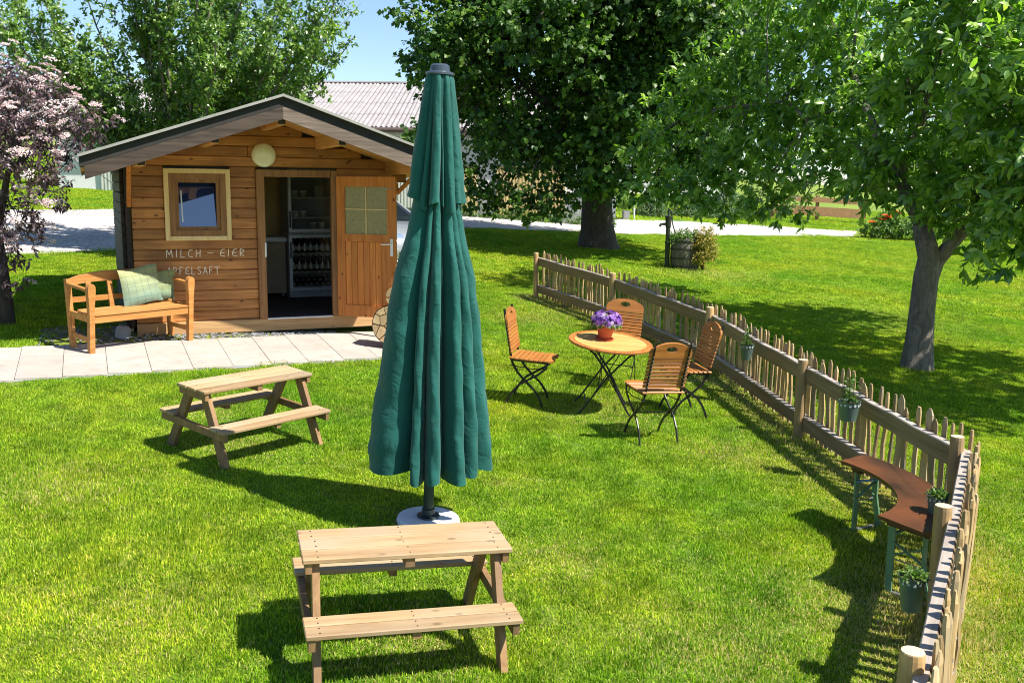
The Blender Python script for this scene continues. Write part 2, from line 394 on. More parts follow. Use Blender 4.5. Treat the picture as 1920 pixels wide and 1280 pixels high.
def quilt(name, top, bot):
    m, nt, out = new_mat(name); L = nt.links
    tc = N(nt, 'ShaderNodeTexCoord'); sp = N(nt, 'ShaderNodeSeparateXYZ'); L.new(tc.outputs['Object'], sp.inputs[0])
    no = N(nt, 'ShaderNodeTexNoise', Scale=6.0, Detail=4.0); L.new(tc.outputs['Object'], no.inputs['Vector'])
    h = mathn(nt, 'ADD', mathn(nt, 'MULTIPLY', sp.outputs['Z'], 2.6), mathn(nt, 'MULTIPLY', no.outputs[0], .7))
    r = ramp(nt, h, [(.0, bot), (.38, tuple((a + b) / 2 for a, b in zip(top, bot))), (.75, top)])
    sx = mathn(nt, 'PINGPONG', mathn(nt, 'ADD', sp.outputs['X'], mathn(nt, 'MULTIPLY', no.outputs[0], .02)), .045)
    sz = mathn(nt, 'PINGPONG', mathn(nt, 'ADD', sp.outputs['Z'], mathn(nt, 'MULTIPLY', no.outputs[0], .02)), .06)
    ln = mathn(nt, 'LESS_THAN', mathn(nt, 'MINIMUM', sx, sz), .0035)
    c = mixc(nt, mathn(nt, 'MULTIPLY', ln, .45), r.outputs[0], tuple(v * .35 for v in bot))
    b = N(nt, 'ShaderNodeBsdfPrincipled', Roughness=.85); L.new(c, b.inputs['Base Color'])
    bp = N(nt, 'ShaderNodeBump', Strength=.5, Distance=.02); L.new(mathn(nt, 'MINIMUM', sx, sz), bp.inputs['Height']); L.new(bp.outputs[0], b.inputs['Normal'])
    L.new(b.outputs[0], out.inputs[0]); return m
MT['cushion'] = quilt('quilted_green_cushion', (.30, .31, .14), (.15, .225, .17)); MT['cushion2'] = quilt('quilted_yellow_green_cushion', (.27, .28, .10), (.13, .20, .13))
MT['terracotta'] = plain('terracotta_plastic', (.45, .075, .03), .45)
MT['bucket'] = plain('grey_green_bucket', (.10, .145, .125), .45, .3)
MT['motif'] = plain('white_motif', (.55, .58, .58), .6)
MT['soil'] = plain('potting_soil', (.03, .02, .014), .95, var=.3, scale=40)
MT['seat_dark'] = wood('worn_brown_seat', (.022, .011, .006), (.075, .034, .018), 'Y', rough=.42, weather=(.13, .045, .018), vary=.05)
MT['green_metal'] = plain('green_painted_metal', (.11, .22, .12), .45)
MT['blue_metal'] = plain('blue_painted_metal', (.08, .2, .42), .4)
MT['pebble'] = plain('pebbles', (.16, .16, .165), .8, var=.6, scale=9)
MT['stone'] = plain('grey_stone', (.28, .29, .31), .85, var=.2, scale=6, bump=.3)
MT['car'] = plain('silver_car_paint', (.50, .52, .58), .22, .55, var=.02, coat=.8)
MT['car_glass'] = glassmat('car_glass', (.01, .014, .02), .03, .7)
MT['tyre'] = plain('tyre', (.02, .02, .02), .8)
MT['headlamp'] = glassmat('headlamp_glass', (.18, .24, .36), .05)
MT['barrel'] = wood('grey_barrel_stave', (.07, .06, .05), (.19, .165, .14), 'Z', vary=.25)
MT['pump'] = plain('cast_iron_pump', (.03, .035, .025), .5, .3, var=.3)
MT['bark_lime'] = bark('lime_bark', (.035, .027, .02), (.12, .095, .075))
MT['bark_apple'] = bark('apple_bark', (.07, .058, .048), (.26, .225, .185), 13)
MT['bark_dark'] = bark('dark_bark', (.025, .02, .017), (.075, .06, .05))
MT['leaf_apple'] = leafmat('apple_leaf', [(.055, .14, .018), (.14, .26, .034), (.25, .39, .06), (.40, .52, .13)], .45, .33, .8)
MT['leaf_lime'] = leafmat('lime_leaf', [(.02, .06, .008), (.045, .11, .014), (.095, .19, .025), (.27, .39, .05)], .4, .45, .45)
MT['leaf_pear'] = leafmat('orchard_leaf', [(.04, .10, .015), (.11, .20, .03), (.18, .29, .05), (.30, .40, .09)], .42, .34, .7)
MT['leaf_elder'] = leafmat('purple_elder_leaf', [(.04, .024, .03), (.075, .045, .052), (.12, .075, .078), (.2, .14, .13)], .25, .4, .6, tcol=(1.3, .8, .9))
MT['bloom_elder'] = leafmat('pale_pink_umbel', [(.60, .42, .43), (.74, .58, .57), (.84, .74, .71)], .3, .8, .1, tcol=(1, .9, .9))
MT['leaf_bush'] = leafmat('bush_leaf', [(.04, .10, .015), (.09, .17, .025), (.17, .27, .05)], .3, .5, .4)
MT['leaf_conifer'] = leafmat('conifer_needles', [(.02, .055, .015), (.045, .10, .02), (.09, .16, .03)], .2, .5, .4)
MT['leaf_gold'] = leafmat('golden_bush_leaf', [(.10, .13, .015), (.28, .24, .03), (.40, .22, .03)], .3, .5, .4)
MT['petal_purple'] = leafmat('petunia_petals', [(.13, .04, .32), (.28, .11, .46), (.42, .24, .58), (.68, .55, .74)], .3, .6, .2, tcol=(1.1, 1, 1.1))
MT['petal_red'] = leafmat('poppy_petals', [(.75, .08, .015), (.85, .16, .03)], .3, .6, .2, tcol=(1.1, 1, 1))
MT['petal_pink'] = leafmat('rose_petals', [(.62, .16, .13), (.75, .30, .27)], .3, .6, .2, tcol=(1.1, 1, 1))
MT['fg'] = thinglass('fridge_glass', .9)
MT['brick_red'] = plain('old_rail_wood', (.26, .14, .06), .8, var=.2)

# ------------------------------------------------------------------ ground
def soft(v, a): return a * math.tanh(v / a)
def ground_z(x, y):
    xx = x if abs(x) < 60 else math.copysign(60 + soft(abs(x) - 60, 60), x)
    yy = y if -60 < y < 110 else (110 + soft(y - 110, 60) if y > 0 else -60 - soft(-y - 60, 40))
    return gz(xx, yy)
def axis_steps(lo, hi):
    pts = [lo, lo * .6 if lo < -100 else lo * .9]
    return pts
mb = MB()
xs = [-1500, -900, -500, -300, -200] + list(range(-150, 151, 10)) + [200, 300, 500, 900, 1500]
ys = [-600, -300, -150, -100] + list(range(-80, 181, 10)) + [220, 300, 450, 700, 1100, 1800]
for y in ys:
    for x in xs: mb.v.append((x, y, ground_z(x, y)))
nx = len(xs)
for j in range(len(ys) - 1):
    for i in range(nx - 1):
        a = j * nx + i; mb.f.append((a, a + 1, a + nx + 1, a + nx))
lawn = tag(mb.build('lawn', MT['lawn'], smooth=True), 'green lawn falling gently towards the camera', kind='structure')

GRAVEL = [(-40, 5.5), (-14, 13.3), (-8.7, 16.3), (-7.4, 18.0), (-5.0, 21.5), (-2.6, 26.0), (-.97, 28.3), (3.94, 30.06), (8.6, 33.2), (12.76, 36.27), (13.98, 39.3), (9.6, 38.6), (5.7, 37.3), (2.5, 35.6), (.7, 34.2), (-3.6, 31.9), (-7.5, 29.0), (-10.7, 26.0), (-12.5, 23.8), (-18, 21), (-40, 14)]
mb = MB(); n = len(GRAVEL)
bm = bmesh.new()
vs = [bm.verts.new((x, y, gz(x, y) + .012)) for x, y in GRAVEL]
fc = bm.faces.new(vs); fc.normal_update()
if fc.normal.z < 0: fc.normal_flip()
bmesh.ops.triangulate(bm, faces=[fc])
me = bpy.data.meshes.new('gravel_yard'); bm.to_mesh(me); bm.free(); me.materials.append(MT['gravel'])
gravel = tag(obj('gravel_yard', me), 'pale gravel drive crossing behind the hut and the big tree', kind='structure')

# hut frame
PSI = 0.4152
P0 = Vector((-3.339, 11.448, 0.728))
EU = Vector((math.cos(PSI), math.sin(PSI), 0)); EN = Vector((-math.sin(PSI), math.cos(PSI), 0))
def hw(u, n, z=0): return P0 + EU * u + EN * n + Vector((0, 0, z))

# paved path of slabs along the hut
path_base = MB()
ps = [(-4.6, -1.35), (2.3, -.02), (2.3, -1.38), (-4.6, -2.32)]
vs = []
for (u, nn_) in [(-4.6, -.92), (2.3, .02), (2.3, -1.4), (-4.6, -2.36)]:
    p = hw(u, nn_); vs.append((p.x, p.y, gz(p.x, p.y) + .004))
path_base.add(vs, [(3, 2, 1, 0)])
path = tag(path_base.build('path', MT['stone']), 'pale slab path in front of the wooden hut', kind='structure')
SW, SD = .40, .455
sl = MB().box((0, 0, .0), (SW - .004, SD - .004, .036), bev=.002).mesh('slab', MT['slab'])
k = 0
for i in range(17):
    u = -4.45 + i * SW
    for j in range(3):
        nc = (-1.69 + .145 * u) + SD * (j + .5)
        p = hw(u, nc); z = gz(p.x, p.y) + .005 + random.uniform(-.002, .002)
        o = obj('slab', sl, path)
        ex = EU - NRM * EU.dot(NRM); ex.normalize(); ey = NRM.cross(ex)
        o.rotation_euler = Matrix((ex, ey, NRM)).transposed().to_euler(); o.location = (p.x, p.y, z)

# dark pebble bed round the foot of the hut
def pebbles(name, pts, rmin, rmax, mat):
    mb = MB()
    base = [(-1, 0, 0), (1, 0, 0), (0, -1, 0), (0, 1, 0), (0, 0, .8), (.6, .6, .35), (-.6, .6, .35), (-.6, -.6, .35), (.6, -.6, .35)]
    fs = [(4, 5, 6), (4, 6, 7), (4, 7, 8), (4, 8, 5), (5, 1, 3), (5, 3, 6), (6, 3, 0), (6, 0, 7), (7, 0, 2), (7, 2, 8), (8, 2, 1), (8, 1, 5)][:4] + [(5, 3, 6), (6, 0, 7), (7, 2, 8), (8, 1, 5), (5, 1, 3), (6, 3, 0), (7, 0, 2), (8, 2, 1)]
    for p in pts:
        r = random.uniform(rmin, rmax); a = random.uniform(0, 6.28)
        m = Matrix.Translation(p) @ Matrix.Rotation(a, 4, 'Z') @ Matrix.Diagonal((r, r * random.uniform(.6, 1), r * random.uniform(.5, .9), 1))
        mb.add(base, fs, m)
    return mb.build(name, mat)
pts = []
for _ in range(900):
    u = random.uniform(-2.1, 1.2); lo = (-1.69 + .145 * u) + 3 * SD + .02; hi = .0 if u > -1.1 else .35 + random.uniform(0, .25)
    if hi <= lo: continue
    p = hw(u, random.uniform(lo, hi)); pts.append((p.x, p.y, gz(p.x, p.y) + .01))
tag(pebbles('pebbles', pts, .012, .028, MT['pebble']), 'dark grey pebble strip along the foot of the hut', 'pebbles', kind='stuff')

# ------------------------------------------------------------------ wooden hut
hut = thing('garden_hut', 'small brown log cabin with open door and chalk writing on its front', 'hut', P0, PSI)
RU, RT, SLOPE, NF, NB = .41, 2.695, .334, -1.25, 3.4
ULE, URE = -1.60, 2.42
def rtop(u): return RT - SLOPE * abs(u - RU)
WL, WR, WB = -1.09, 2.0, 3.2
WIN = (-.735, .004, 1.118, 1.944); DOOR = (.30, 1.278, .165, 1.948)

fw = MB()   # inner backing panels of the front wall
def backing(u0, u1, z0, z1): fw.box(((u0 + u1) / 2, .05, (z0 + z1) / 2), (u1 - u0, .03, z1 - z0))
backing(WL, WIN[0] + .05, .17, 1.96); backing(WIN[0] + .05, WIN[1] - .05, .17, WIN[2] + .05); backing(WIN[1] - .05, DOOR[0] + .03, .17, 1.96)
backing(DOOR[1] - .03, WR, .17, 1.96); backing(WIN[0] + .05, WIN[1] - .05, WIN[3] - .05, 1.96)
backing(WL, WR, 1.96, 2.08)
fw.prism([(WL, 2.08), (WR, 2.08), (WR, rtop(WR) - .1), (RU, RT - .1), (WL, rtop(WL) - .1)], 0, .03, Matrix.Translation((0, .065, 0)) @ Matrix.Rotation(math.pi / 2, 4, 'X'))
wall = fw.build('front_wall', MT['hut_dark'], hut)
CH = .1205
def board(u0, u1, z0, z1, mat='hut', n0=.016, parent=None, name='board', cut=True):
    L = u1 - u0
    if L < .03: return
    zc = (z0 + z1) / 2
    mb = MB().box((0, 0, 0), (L - .003, .036, z1 - z0 - .004), bev=.010)
    mb.build(name, MT[mat], parent or wall, loc=((u0 + u1) / 2, n0 + random.uniform(-.001, .001), zc))
for i in range(21):
    z0 = .168 + CH * i; z1 = z0 + CH
    zm = z1
    half = (RT - .085 - zm) / SLOPE
    ua, ub = max(WL, RU - half), min(WR, RU + half)
    if ub - ua < .1: break
    segs = [(ua, ub)]
    def cutout(segs, a, b):
        r = []
        for s, e in segs:
            if e <= a or s >= b: r.append((s, e)); continue
            if s < a: r.append((s, a))
            if e > b: r.append((b, e))
        return r
    if z1 > WIN[2] + .02 and z0 < WIN[3] - .02: segs = cutout(segs, WIN[0] + .004, WIN[1] - .004)
    if z0 < DOOR[3] - .02: segs = cutout(segs, DOOR[0] + .004, DOOR[1] - .004)
    for s, e in segs:
        if e - s > 1.6 and i % 2 == 0:
            c = s + (e - s) * random.uniform(.3, .7); board(s, c, z0, z1); board(c, e, z0, z1)
        else: board(s, e, z0, z1)
# corbelled boards under the right eave and their strut
for (a, b, z0) in ((1.99, 2.30, 1.935), (1.99, 2.16, 1.815), (1.99, 2.06, 1.695)):
    board(a, b, z0, z0 + CH, n0=-.004)
MB().bar((2.03, -.03, 1.68), (2.33, -.03, 1.965), .05, .045).build('strut', MT['door'], hut)
MB().bar((-1.115, -.02, 1.52), (-1.115, -.56, 2.0), .045, .05).build('strut', MT['door'], hut)
# base beam
MB().box(((WL + 2.02) / 2 + .0, -.005, .092), (2.02 - WL, .07, .149), bev=.006).build('base_beam', MT['beam'], hut)
MB().box(((WL + 2.02) / 2, 1.6, .05), (2.9, 3.1, .1)).build('floor_slab', MT['stone'], hut)
# side walls with boards
for side, uu in (('l', -1.165), ('r', 1.985)):
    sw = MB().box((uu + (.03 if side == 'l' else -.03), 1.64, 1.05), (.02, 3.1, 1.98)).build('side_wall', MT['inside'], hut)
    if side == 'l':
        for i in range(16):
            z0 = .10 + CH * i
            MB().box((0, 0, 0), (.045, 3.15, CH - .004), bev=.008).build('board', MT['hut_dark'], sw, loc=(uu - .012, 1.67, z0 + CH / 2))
MB().box((-1.13, .06, 1.09), (.05, .06, 1.96)).build('corner_post', MT['hut_dark'], hut)
MB().box((.42, WB, 1.2), (3.1, .04, 2.2)).build('back_wall', MT['inside'], hut)
MB().box((.42, 1.62, .15), (3.06, 3.1, .026)).build('floor', MT['mat'], hut)
MB().box((.27, .085, 1.0), (.06, .02, 1.9)).build('inner_lining', MT['inside'], hut)
# roof
for sgn, ue, nm in ((-1, ULE, 'l'), (1, URE, 'r')):
    a = Vector((RU, 0, RT)); b = Vector((ue, 0, rtop(ue)))
    def slab_roof(t0, t1, n0, n1, mat, name, e0=0., e1=0., parent=hut):
        d = (b - a).normalized(); a2 = a + d * e0; b2 = b + d * e1
        mb = MB()
        vs = [(a2.x, n0, a2.z - t0), (b2.x, n0, b2.z - t0), (b2.x, n1, b2.z - t0), (a2.x, n1, a2.z - t0), (a2.x, n0, a2.z - t1), (b2.x, n0, b2.z - t1), (b2.x, n1, b2.z - t1), (a2.x, n1, a2.z - t1)]
        fs = [(0, 1, 2, 3), (7, 6, 5, 4), (0, 4, 5, 1), (1, 5, 6, 2), (2, 6, 7, 3), (3, 7, 4, 0)]
        if sgn < 0: fs = [f[::-1] for f in fs]
        mb.add(vs, fs)
        return mb.build(name, MT[mat], parent)
    roof = slab_roof(.0, .05, NF + .002, NB, 'roofdark', 'roof')
    slab_roof(.115, .142, NF + .034, NB - .02, 'purlin', 'roof_deck', e1=-.01)
    slab_roof(-.022, .006, NF - .055, NF + .03, 'roofmetal', 'roof_edge', e1=.015, parent=roof)
    slab_roof(.009, .105, NF - .008, NF - .001, 'roofdark', 'verge_strip', e1=.0, parent=roof)
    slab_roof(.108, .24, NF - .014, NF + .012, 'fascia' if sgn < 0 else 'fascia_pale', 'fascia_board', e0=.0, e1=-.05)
    slab_roof(.01, .15, NB - .03, NB - .005, 'fascia', 'fascia_board', e1=-.05)
for u in (RU, -.285, 1.065, -1.02, 1.93):
    zt = rtop(u) - .10 - (.02 if u == RU else .0)
    pu = MB().box((u, (NF + .08 + NB - .1) / 2, zt - .09), (.085, NB - NF - .18, .17), bev=.006).build('purlin', MT['purlin'], hut)
    MB().box((u, NF + .075, zt - .09), (.074, .008, .158)).build('purlin_end', MT['fascia'], pu)
# window
u0, u1, z0, z1 = WIN; cw = .052
win = MB()
f0, f1, g0, g1 = u0 + cw, u1 - cw, z0 + cw, z1 - cw
def frame(mb, a, b, c, d_, w, n, t):
    mb.box(((a + b) / 2, n, c + w / 2), (b - a, t, w)); mb.box(((a + b) / 2, n, d_ - w / 2), (b - a, t, w))
    mb.box((a + w / 2, n, (c + d_) / 2), (w, t, d_ - c - 2 * w)); mb.box((b - w / 2, n, (c + d_) / 2), (w, t, d_ - c - 2 * w))
frame(win, f0, f1, g0, g1, .066, -.006, .05)
win = win.build('window', MT['brown'], hut)
for (c, d_) in (((u0 + cw / 2, -.012, (z0 + z1) / 2), (cw, .05, z1 - z0)), ((u1 - cw / 2, -.012, (z0 + z1) / 2), (cw, .05, z1 - z0)), (((u0 + u1) / 2, -.012, z1 - cw / 2), (u1 - u0 - 2 * cw, .05, cw)), (((u0 + u1) / 2, -.012, z0 + cw / 2), (u1 - u0 - 2 * cw, .05, cw))):
    MB().box(c, d_, bev=.004).build('casing', MT['trim'], win)
sash = MB(); frame(sash, f0 + .066, f1 - .066, g0 + .066, g1 - .066, .042, .012, .035)
sash.build('sash', MT['brown'], win)
a, b, c, d_ = f0 + .10, f1 - .10, g0 + .10, g1 - .10
MB().box(((a + b) / 2, .085, (c + d_) / 2), (b - a + .05, .006, d_ - c + .06), rot=(D2R(-13.0), 0, 0)).build('pane', MT['pane'], win)
MB().box((a + .045, .066, (c + d_) / 2 - .02), (.016, .002, (d_ - c) * .72), rot=(D2R(-13.0), 0, 0)).build('pale_strip', MT['white_pl'], win)  # narrow pale upright strip in front of the pane
# door frame
MB().box((DOOR[0] + .047, -.012, (DOOR[2] + DOOR[3]) / 2), (.094, .075, DOOR[3] - DOOR[2]), bev=.005).build('door_jamb', MT['brown'], hut)
MB().box((DOOR[1] - .042, -.012, (DOOR[2] + DOOR[3]) / 2), (.084, .075, DOOR[3] - DOOR[2]), bev=.005).build('door_jamb', MT['brown'], hut)
MB().box(((DOOR[0] + DOOR[1]) / 2, -.012, DOOR[3] - .042), (DOOR[1] - DOOR[0] - .18, .07, .084), bev=.005).build('door_head', MT['brown'], hut)
MB().box(((DOOR[0] + DOOR[1]) / 2, -.02, .166), (.8, .07, .012)).build('threshold', MT['white_pl'], hut)
MB().box((DOOR[0] + .088, -.052, 1.0), (.016, .006, .17)).build('strike_plate', MT['white_pl'], hut)
# door leaf, hinged on the right jamb and standing open (local: x along the leaf)
DW, DH = .80, 1.70
dl = MB()
dl.box((.055, 0, DH / 2), (.11, .042, DH)); dl.box((DW - .055, 0, DH / 2), (.11, .042, DH))
dl.box((DW / 2, 0, DH - .06), (DW - .22, .042, .12)); dl.box((DW / 2, 0, .07), (DW - .22, .042, .14)); dl.box((DW / 2, 0, .965), (DW - .22, .042, .09))
door = dl.build('door', MT['door'], hut, loc=(1.262, -.07, .178), rot=(0, 0, D2R(-44)))
tag(door, 'open orange-brown door with frosted upper pane')
bw = (DW - .22) / 7
pl = MB().box((0, 0, 0), (bw - .004, .024, .78), bev=.005).mesh('panel_board', MT['door'])
for i in range(7): obj('panel_board', pl, door, loc=(.11 + bw * (i + .5), 0, .14 + .39))
MB().box((DW / 2, 0, 1.295), (DW - .22, .008, .57)).build('pane', MT['frosted'], door)
MB().box((DW / 2, -.010, 1.295), (.012, .008, .57)).build('muntin', MT['trim'], door)
MB().box((DW / 2, -.0115, 1.31), (DW - .22, .008, .012)).build('muntin', MT['trim'], door)
MB().box((DW - .05, -.025, .86), (.036, .008, .21), bev=.003).build('handle_plate', MT['white_pl'], door)
MB().tube([(DW - .05, -.03, .90), (DW - .05, -.06, .90), (DW - .07, -.066, .90), (DW - .17, -.066, .895)], .008, 8).build('handle', MT['white_pl'], door)
MB().tube([(DW - .17, -.026, 1.56), (DW - .02, -.03, 1.555)], .004, 6).build('hook', MT['zinc'], door)
# round lamp
lp = MB().lathe([(.142, 0), (.142, .018), (.137, .035), (.12, .055), (.09, .07), (.05, .079), (.005, .082)], 32, Matrix.Translation((.40, -.004, 2.115)) @ Matrix.Rotation(math.pi / 2, 4, 'X'))
lp.build('wall_lamp', MT['lampshade'], hut, smooth=True)
# chalk writing
GLY = {
 'M': [[(0, 0), (.05, 1), (.42, .35), (.72, 1), (.85, 0)]], 'I': [[(.1, 0), (.14, 1)]], 'L': [[(.1, 1), (.05, 0), (.6, .02)]],
 'C': [[(.7, .92), (.3, .95), (.03, .55), (.12, .1), (.7, .03)]], 'H': [[(.05, 0), (.1, 1)], [(.05, .48), (.62, .52)], [(.62, 0), (.68, 1)]],
 '-': [[(.0, .5), (.9, .53)]], 'E': [[(.72, .98), (.3, .96), (.02, .55), (.1, .12), (.75, .04)], [(.05, .52), (.66, .52)]],
 'R': [[(.08, 0), (.1, 1), (.6, .88), (.62, .6), (.1, .46), (.7, -.02)]], 'A': [[(0, 0), (.36, 1), (.66, 0)], [(.14, .38), (.58, .38)]],
 'P': [[(.06, 0), (.08, 1), (.58, .86), (.56, .56), (.08, .44)]], 'F': [[(.06, 0), (.1, 1), (.66, .98)], [(.08, .5), (.5, .5)]],
 'S': [[(.62, .9), (.25, 1), (.06, .76), (.32, .54), (.62, .34), (.5, .06), (.04, .04)]], 'T': [[(.36, 0), (.38, .95)], [(-.1, .93), (.95, 1)]]}
def writing(text, u, z, h, wd, gap):
    x = u
    for chx in text:
        if chx == ' ': x += wd * .6; continue
        mb = MB()
        for st in GLY[chx]:
            pts = [(x + p[0] * wd, -.004, z + p[1] * h) for p in st]
            for i in range(len(pts) - 1):
                mb.bar(pts[i], pts[i + 1], .004, .0085, up=(Vector(pts[i + 1]) - Vector(pts[i])).cross(Vector((0, 1, 0))))
        mb.build('chalk_letter', MT['chalk'], hut)
        x += wd * (.38 if chx == 'I' else 1.02 if chx in 'M-' else .82) + gap
writing('MILCH - EIER', -.735, .925, .088, .075, .024)
writing('APFELSAFT', -.735, .722, .09, .065, .0135)

# ------------------------------------------------------------------ inside the hut
def hthing(name, label, cat, u, n, z, group=None, yaw=0): return thing(name, label, cat, hw(u, n, z), PSI + yaw, group)
fr = hthing('display_fridge', 'tall two door glass fridge standing inside the hut doorway', 'fridge', 1.42, 2.18, .165)
cab = MB(); W2, DP, HT = .335, .55, 1.86
cab.box((0, DP - .02, HT / 2), (2 * W2, .04, HT)); cab.box((-W2 + .015, DP / 2, HT / 2), (.03, DP - .05, HT)); cab.box((W2 - .015, DP / 2, HT / 2), (.03, DP - .05, HT))
cab.box((0, DP / 2, HT - .02), (2 * W2 - .06, DP - .05, .04)); cab.box((0, DP / 2, .05), (2 * W2 - .06, DP - .05, .1)); cab.box((0, DP / 2, .93), (2 * W2 - .06, DP - .05, .03))
cab.build('cabinet', MT['fridge_in'], fr)
for za, zb in ((.10, .905), (.945, 1.84)):
    mb = MB(); frame(mb, -W2, W2, za, zb, .042, -.02, .035); df = mb.build('fridge_door', MT['fridge'], fr)
    MB().box((0, -.02, (za + zb) / 2), (2 * W2 - .084, .004, zb - za - .084)).build('pane', MT['fg'], df)
    hz_ = (zb - .22) if za < .5 else za + .18
    MB().box((-W2 + .02, -.045, hz_), (.02, .02, .24), bev=.004).build('handle', MT['black'], df)
for z in (.145, .36, .63, 1.14, 1.43):
    MB().box((0, .26, z), (2 * W2 - .07, .42, .012)).build('shelf', MT['fridge'], fr)
bt = MB().lathe([(.031, 0), (.033, .02), (.033, .125), (.028, .15), (.014, .185), (.0125, .225)], 12).mesh('bottle', MT['bottle'], True)
cpm = MB().lathe([(.0145, 0), (.0145, .012), (.012, .016)], 12).mesh('cap', MT['capw'])
lab = MB().lathe([(.0338, .04), (.0338, .10)], 12, cap=False).mesh('paper_label', MT['jar'])
def bottle(u, n, z, label, group, lying=False):
    t = obj('bottle', bt); p = hw(u, n, z); t.location = p
    t.rotation_euler = Matrix.Rotation(PSI, 3, 'Z').to_euler() if not lying else (Matrix.Rotation(PSI, 3, 'Z') @ Matrix.Rotation(math.pi / 2, 3, 'X')).to_euler()
    tag(t, label, 'bottle', group)
    obj('cap', cpm, t, loc=(0, 0, .225))
    if not lying: obj('paper_label', lab, t)
ORD = ['first', 'second', 'third', 'fourth', 'fifth', 'sixth', 'seventh']
for r, (zz, lb) in enumerate(((.63 + .006, ' from the left on the upper shelf of the lower fridge'), (.36 + .006, ' from the left on the middle shelf of the lower fridge'))):
    for i in range(7):
        for k in range(2): bottle(1.42 - .255 + i * .085, 2.18 + .10 + k * .12, .165 + zz, ORD[i] + (' front row bottle' if k == 0 else ' back row bottle') + lb, 'bottles upright in the fridge')
for r in range(2):
    for i in range(7 - r): bottle(1.42 - .255 + i * .085 + r * .042, 2.18 + .33, .165 + .151 + .034 + r * .06, ORD[i] + ' dark bottle from the left lying in the ' + ('lower' if r == 0 else 'upper') + ' layer at the fridge bottom', 'bottles lying in the fridge', True)
jr = MB().lathe([(.045, 0), (.05, .01), (.05, .07), (.043, .08)], 14).mesh('jar', MT['jar'], True)
ld = MB().lathe([(.046, 0), (.046, .015)], 14).mesh('lid', MT['white_pl'])
for i, (du, zz) in enumerate(((-.2, 1.43), (-.08, 1.43), (-.2, 1.14), (-.09, 1.14), (.06, .945 + .03), (.18, .975))):
    j = obj('jar', jr); j.location = hw(1.42 + du, 2.34, .165 + zz + .006); obj('lid', ld, j, loc=(0, 0, .08))
    tag(j, ['round pale jar on the top fridge shelf, on the left', 'round pale jar on the top fridge shelf, second from the left', 'jar on the lower shelf of the upper fridge compartment, on the left', 'jar on the lower shelf of the upper fridge compartment, second', 'jar on the floor of the upper fridge compartment, on the left', 'jar on the floor of the upper fridge compartment, on the right'][i], 'jar', 'jars in the fridge')
pk = obj('carton', MB().box((0, 0, .08), (.12, .06, .16), bev=.004).mesh('carton', MT['jar'])); pk.location = hw(1.56, 2.36, .165 + 1.436); pk.rotation_euler = (0, 0, PSI + .3)
tag(pk, 'pale upright carton beside the jars on the top fridge shelf', 'carton')
fz = hthing('chest_freezer', 'brown fronted chest with a white lid left of the fridge', 'freezer', .74, 2.33, .165)
MB().box((0, .27, .42), (.66, .54, .74), bev=.012).build('chest', MT['freezer'], fz)
MB().box((0, .26, .83), (.68, .58, .07), bev=.012).build('lid', MT['white_pl'], fz)
for x in (-.28, .28): MB().lathe([(.03, -.012), (.03, .012)], 14, Matrix.Translation((x, .04, .03)) @ Matrix.Rotation(math.pi / 2, 4, 'Y')).build('castor', MT['zinc'], fz)

# ------------------------------------------------------------------ picnic tables
def picnic(label, x, y, yaw, group):
    t = thing('picnic_table', label, 'picnic table', (x, y, gz(x, y)), yaw, group, NRM)
    L, W, H = .998, .357, .55
    pw = W / 3
    top = MB().box((0, 0, 0), (L, pw - .008, .024), bev=.004).mesh('tabletop_board', MT['picnic'])
    for i in range(3): obj('tabletop_board', top, t, loc=(0, -W / 2 + pw * (i + .5), H - .012))
    LB, B0, B1, HB = .997, .227, .416, .30
    bw_ = (B1 - B0) / 2
    bs = MB().box((0, 0, 0), (LB, bw_ - .008, .024), bev=.004).mesh('seat_board', MT['picnic'])
    for s in (-1, 1):
        for i in range(2): obj('seat_board', bs, t, loc=(0, s * (B0 + bw_ * (i + .5)), HB - .012))
    sc_ = MB()
    for sx in (-.435, 0, .435):
        for i in range(3):
            for dy in (-.03, .03): sc_.lathe([(.0045, 0), (.004, .0012), (.0005, .0014)], 8, Matrix.Translation((sx + .01 * math.sin(i * 5 + sx * 9), -W / 2 + pw * (i + .5) + dy, H)))
        for sg in (-1, 1):
            for i in range(2):
                for dy in (-.022, .022): sc_.lathe([(.0045, 0), (.004, .0012), (.0005, .0014)], 8, Matrix.Translation((sx, sg * (B0 + bw_ * (i + .5)) + dy, HB)))
    tag(sc_.build('screws', MT['steel'], t), kind='stuff')
    for s in (-1, 1):
        for q in (-1, 1):
            lg = MB().bar((0, q * .35, .0), (0, q * .085, H - .03), .034, .078, up=(0, q, .3))
            lg.build('leg', MT['picnic_leg'], t, loc=(s * .435, 0, 0))
        MB().bar((s * .469, -.405, HB - .052), (s * .469, .405, HB - .052), .03, .055).build('seat_bearer', MT['picnic_leg'], t)
        MB().bar((s * .469, -.165, H - .05), (s * .469, .165, H - .05), .03, .05).build('top_batten', MT['picnic_leg'], t)
        # short inner stays from bearer up to the top
        MB().bar((s * .40, .0, HB - .05), (s * .19, .0, H - .05), .05, .026, up=(0, 0, 1)).build('brace', MT['picnic_leg'], t) if False else None
    MB().bar((0, -.165, H - .047), (0, .165, H - .047), .045, .045).build('top_batten', MT['picnic_leg'], t)
    for q in (-1, 1): MB().bar((0, q * .24, HB - .04), (0, q * .40, HB - .04), .04, .034).build('seat_batten', MT['picnic_leg'], t)
    return t
picnic('small wooden picnic table in front of the parasol, nearest in view', -.545, 4.488, .2927, 'picnic tables on the lawn')
picnic('small wooden picnic table between the slab path and the parasol shadow', -2.080, 7.335, .8977, 'picnic tables on the lawn')

